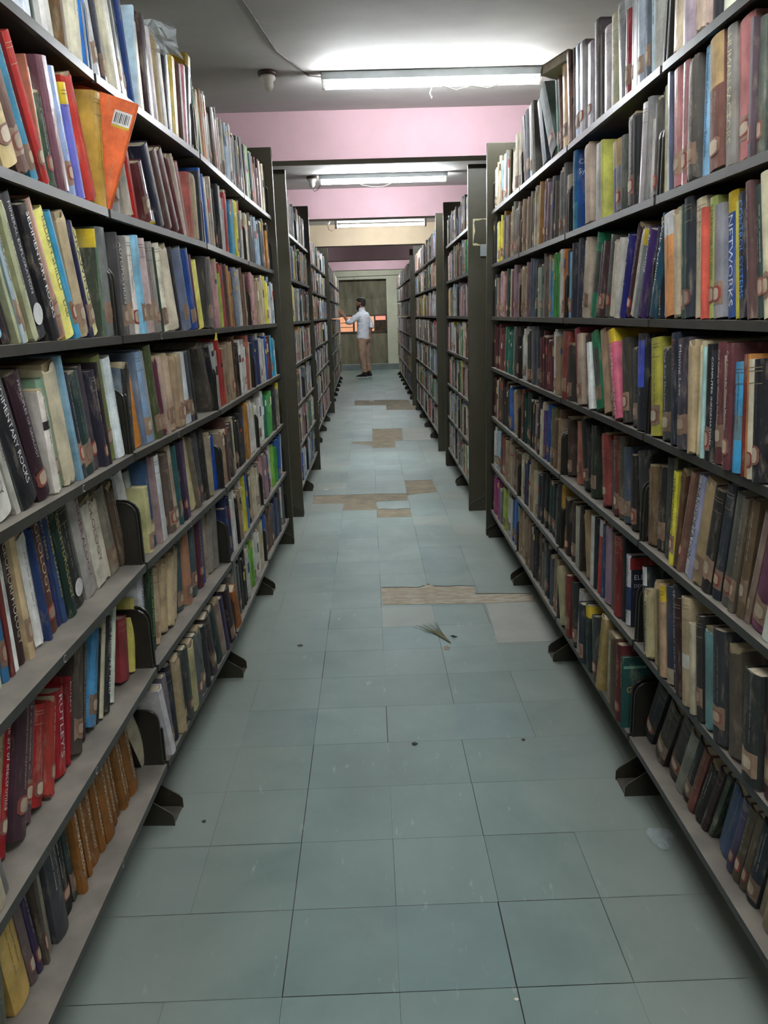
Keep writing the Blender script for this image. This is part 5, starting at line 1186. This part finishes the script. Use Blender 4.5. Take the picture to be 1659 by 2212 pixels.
def limb(mb, pts, rad, n=14):
    mb.tube([tuple(p) for p in pts], rad, n)
def ball(mb, c, rx, ry, rz, n=12):
    loft(mb, [((c[0], c[1], c[2] + rz * math.sin(a)), (rx * math.cos(a), 0, 0), (0, ry * math.cos(a), 0)) for a in [-1.5 + 3.0 * k / 8 for k in range(9)]], n)
def soft(mb, name, material, parent, vox, it=6, wrinkle=0):
    o = part(mb, name, material, parent)
    r = o.modifiers.new('remesh', 'REMESH'); r.mode = 'VOXEL'; r.voxel_size = vox; r.use_smooth_shade = True
    s = o.modifiers.new('smooth', 'SMOOTH'); s.factor = .5; s.iterations = it
    if wrinkle:
        tx_ = bpy.data.textures.new('folds', 'CLOUDS'); tx_.noise_scale = .07; d_ = o.modifiers.new('folds', 'DISPLACE'); d_.texture = tx_; d_.strength = wrinkle; d_.mid_level = .5
    return o
def mid(a, b_, f): return tuple(a[i] + (b_[i] - a[i]) * f for i in range(3))
inv = Matrix.Rotation(-YAW, 3, 'Z')
def loc(x, y, z):                      # world offset -> person frame
    v = inv @ Vector((x - PX, y - PY, z)); return (v.x, v.y, v.z)
SHL, SHR = (0.0, -.165, 1.36), (0.01, .165, 1.36)                   # near and far shoulder
ELB = loc(-.405, 17.80, 1.20); WR = loc(-.53, 17.84, 1.375); HND = loc(-.575, 17.86, 1.43)
ELR = loc(.075, 18.02, 1.13); WRR = loc(.035, 17.98, .92)
HIPN, KNN, ANN = (.0, -.085, .86), loc(-.15, 17.86, .49), loc(-.10, 17.87, .10)
HIPF, KNF, ANF = (.0, .085, .86), loc(-.045, 18.02, .50), loc(.0, 18.03, .115)
def hand(mb, w_, d_, side_, curl):
    """palm and five fingers of different length from wrist w_, pointing along d_, side_ = across the palm"""
    d_ = Vector(d_).normalized(); sd = Vector(side_); sd = (sd - d_ * sd.dot(d_)).normalized(); nrm = d_.cross(sd); w_ = Vector(w_)
    loft(mb, [(w_ + d_ * l, sd * a, nrm * b_) for l, a, b_ in ((-.01, .024, .019), (.02, .032, .017), (.055, .039, .015), (.085, .038, .012))], 12)
    for q, (o_, l) in enumerate(((-.029, .062), (-.010, .074), (.010, .070), (.028, .055))):
        p0 = w_ + d_ * .078 + sd * o_; p1 = p0 + d_ * l * .5 + nrm * curl * .3; p2 = p1 + d_ * l * .3 + nrm * curl; p3 = p2 + d_ * l * .15 + nrm * curl
        limb(mb, (p0, p1, p2, p3), (.0095, .0088, .008, .0062), 10)
    p0 = w_ + d_ * .022 - sd * .026; p1 = p0 + d_ * .028 - sd * .024 + nrm * .004; p2 = p1 + d_ * .028 - sd * .006 + nrm * .008
    limb(mb, (p0, p1, p2), (.012, .0105, .0085), 10)
b = MB()
HD = [(1.462, -.05, 0, .03, .03), (1.475, -.06, 0, .05, .042), (1.50, -.055, 0, .07, .055), (1.535, -.04, 0, .085, .066), (1.575, -.03, 0, .094, .073), (1.615, -.024, 0, .097, .076), (1.65, -.02, 0, .09, .071), (1.675, -.018, 0, .07, .057), (1.692, -.018, 0, .035, .03)]
loft(b, hrings(HD)); limb(b, ((.02, 0, 1.36), (.0, 0, 1.45), (-.02, 0, 1.53)), (.062, .056, .056))
limb(b, ((-.118, 0, 1.60), (-.132, 0, 1.575), (-.138, 0, 1.562), (-.12, 0, 1.556)), (.008, .011, .014, .01)); ball(b, (-.105, 0, 1.618), .02, .05, .012)
loft(b, hrings([(.84, 0, 0, .09, .12), (.95, 0, 0, .095, .12), (1.1, .01, 0, .09, .115), (1.28, .015, 0, .1, .14), (1.38, .01, 0, .07, .14), (1.42, .01, 0, .05, .07)]))
for sh_, el_, wr_ in ((SHL, ELB, WR), (SHR, ELR, WRR)): limb(b, (sh_, mid(sh_, el_, .5), el_, mid(el_, wr_, .35), wr_), (.05, .046, .04, .041, .026))
dv = Vector(HND) - Vector(WR); hand(b, WR, dv, (0, -.6, -.8), .006)
dv = Vector((0, 0, -1)); hand(b, WRR, dv, (1, .2, 0), .008)
for h_, k_, a_ in ((HIPN, KNN, ANN), (HIPF, KNF, ANF)): limb(b, (h_, k_, mid(k_, a_, .35), a_), (.075, .05, .05, .035)); limb(b, (a_, (a_[0] - .12, a_[1], .045)), (.035, .03))
body = soft(b, 'body', SKIN, person, .006, 4)
b = MB()      # ears and eyes
for s_ in (-1, 1): loft(b, [((-.012, s_ * .076, 1.572), (.012, 0, 0), (0, .006, .0)), ((-.010, s_ * .082, 1.59), (.018, 0, .0), (0, .007, .0)), ((-.008, s_ * .083, 1.61), (.018, 0, 0), (0, .007, 0)), ((-.012, s_ * .078, 1.622), (.01, 0, 0), (0, .004, 0))], 10)
part(b, 'ear', SKIN, person, smooth=True)
b = MB()
for s_ in (-1, 1): ball(b, (-.108, s_ * .03, 1.603), .009, .012, .007)
part(b, 'eye', HAIR, person, smooth=True)
b = MB()      # hair: short at the sides, fuller on top, cut above the nape
loft(b, hrings([(1.545, .028, 0, .045, .06), (1.57, .02, 0, .062, .072), (1.605, .008, 0, .075, .081), (1.64, -.008, 0, .092, .083), (1.672, -.02, 0, .1, .078), (1.70, -.022, 0, .092, .066), (1.722, -.02, 0, .062, .045), (1.73, -.02, 0, .02, .015)]))
ball(b, (-.095, 0, 1.675), .04, .055, .03)
soft(b, 'hair', HAIR, person, .008, 3, .012)
b = MB()      # beard along the jaw, with moustache
loft(b, hrings([(1.445, -.085, 0, .02, .022), (1.46, -.085, 0, .04, .036), (1.49, -.075, 0, .062, .057), (1.52, -.062, 0, .07, .068), (1.55, -.04, 0, .06, .0755), (1.585, -.022, 0, .024, .0775)]))
ball(b, (-.122, 0, 1.552), .018, .03, .009)
soft(b, 'beard', HAIR, person, .008, 3, .006)
b = MB()      # shirt with rolled sleeves
loft(b, hrings([(.835, .0, 0, .135, .17), (.87, .0, 0, .138, .172), (.98, .0, 0, .13, .165), (1.08, .008, 0, .127, .163), (1.2, .018, 0, .132, .175), (1.31, .02, 0, .128, .19), (1.37, .015, 0, .11, .19), (1.41, .008, 0, .085, .14), (1.445, -.0, 0, .066, .075), (1.475, -.012, 0, .062, .062)]), 24)
limb(b, ((.01, -.1, 1.375), SHL, mid(SHL, ELB, .5), mid(SHL, ELB, .95), mid(ELB, WR, .1), mid(ELB, WR, .2)), (.05, .07, .07, .062, .062, .058))
limb(b, ((.01, .1, 1.375), SHR, mid(SHR, ELR, .5), mid(SHR, ELR, .95), mid(ELR, WRR, .15), mid(ELR, WRR, .25)), (.05, .07, .07, .06, .06, .056))
shirt = soft(b, 'shirt', SHIRT, person, .009, 4, .028)
b = MB(); loft(b, [((-.01, 0, 1.465), (.07, 0, .012), (0, .068, 0)), ((-.016, 0, 1.505), (.066, 0, .012), (0, .064, 0))], 20); part(b, 'collar', SHIRT, shirt, smooth=True)
for e_, w_ in ((ELB, WR), (ELR, WRR)):
    b = MB(); limb(b, (mid(e_, w_, .12), mid(e_, w_, .26)), (.067, .064), 16); part(b, 'rolled_cuff', SHIRT, shirt, bevel=.004, smooth=True)
b = MB()      # trousers
loft(b, hrings([(.76, 0, 0, .115, .165), (.82, .0, 0, .13, .17), (.9, 0, 0, .125, .163), (.95, 0, 0, .12, .155)]), 24)
for h_, k_, a_ in ((HIPN, KNN, ANN), (HIPF, KNF, ANF)): limb(b, (h_, mid(h_, k_, .4), k_, mid(k_, a_, .5), mid(k_, a_, .93)), (.1, .1, .078, .066, .06), 18)
soft(b, 'trousers', CHINO, person, .009, 5, .022)
for a_ in (ANN, ANF):
    fx, fy = a_[0], a_[1]; b = MB()
    loft(b, [((fx + .062, fy, .05), (0, .022, 0), (0, 0, .03)), ((fx + .03, fy, .06), (0, .036, 0), (0, 0, .042)), ((fx - .03, fy, .062), (0, .04, 0), (0, 0, .045)), ((fx - .09, fy, .048), (0, .044, 0), (0, 0, .032)), ((fx - .16, fy, .04), (0, .042, 0), (0, 0, .024)), ((fx - .2, fy, .033), (0, .026, 0), (0, 0, .014))], 16)
    limb(b, ((fx, fy, .06), (fx + .004, fy, .115)), (.042, .045)); sh = soft(b, 'shoe', SHOE, person, .008, 3)
    b = MB(); pr = [(fx + .072, fy), (fx + .055, fy + .034), (fx - .03, fy + .039), (fx - .1, fy + .046), (fx - .165, fy + .043), (fx - .205, fy + .024), (fx - .214, fy), (fx - .205, fy - .024), (fx - .165, fy - .043), (fx - .1, fy - .046), (fx - .03, fy - .039), (fx + .055, fy - .034)]
    b.prism(pr, .001, .024); part(b, 'sole', SOLE, sh, bevel=.006)
b = MB(); limb(b, (mid(ELB, WR, .9), mid(ELB, WR, 1.0)), (.032, .031)); part(b, 'wristwatch', mat('steel_watch', (150, 150, 150), .3, metal=.8), person, smooth=True)
bpy.context.view_layer.update()
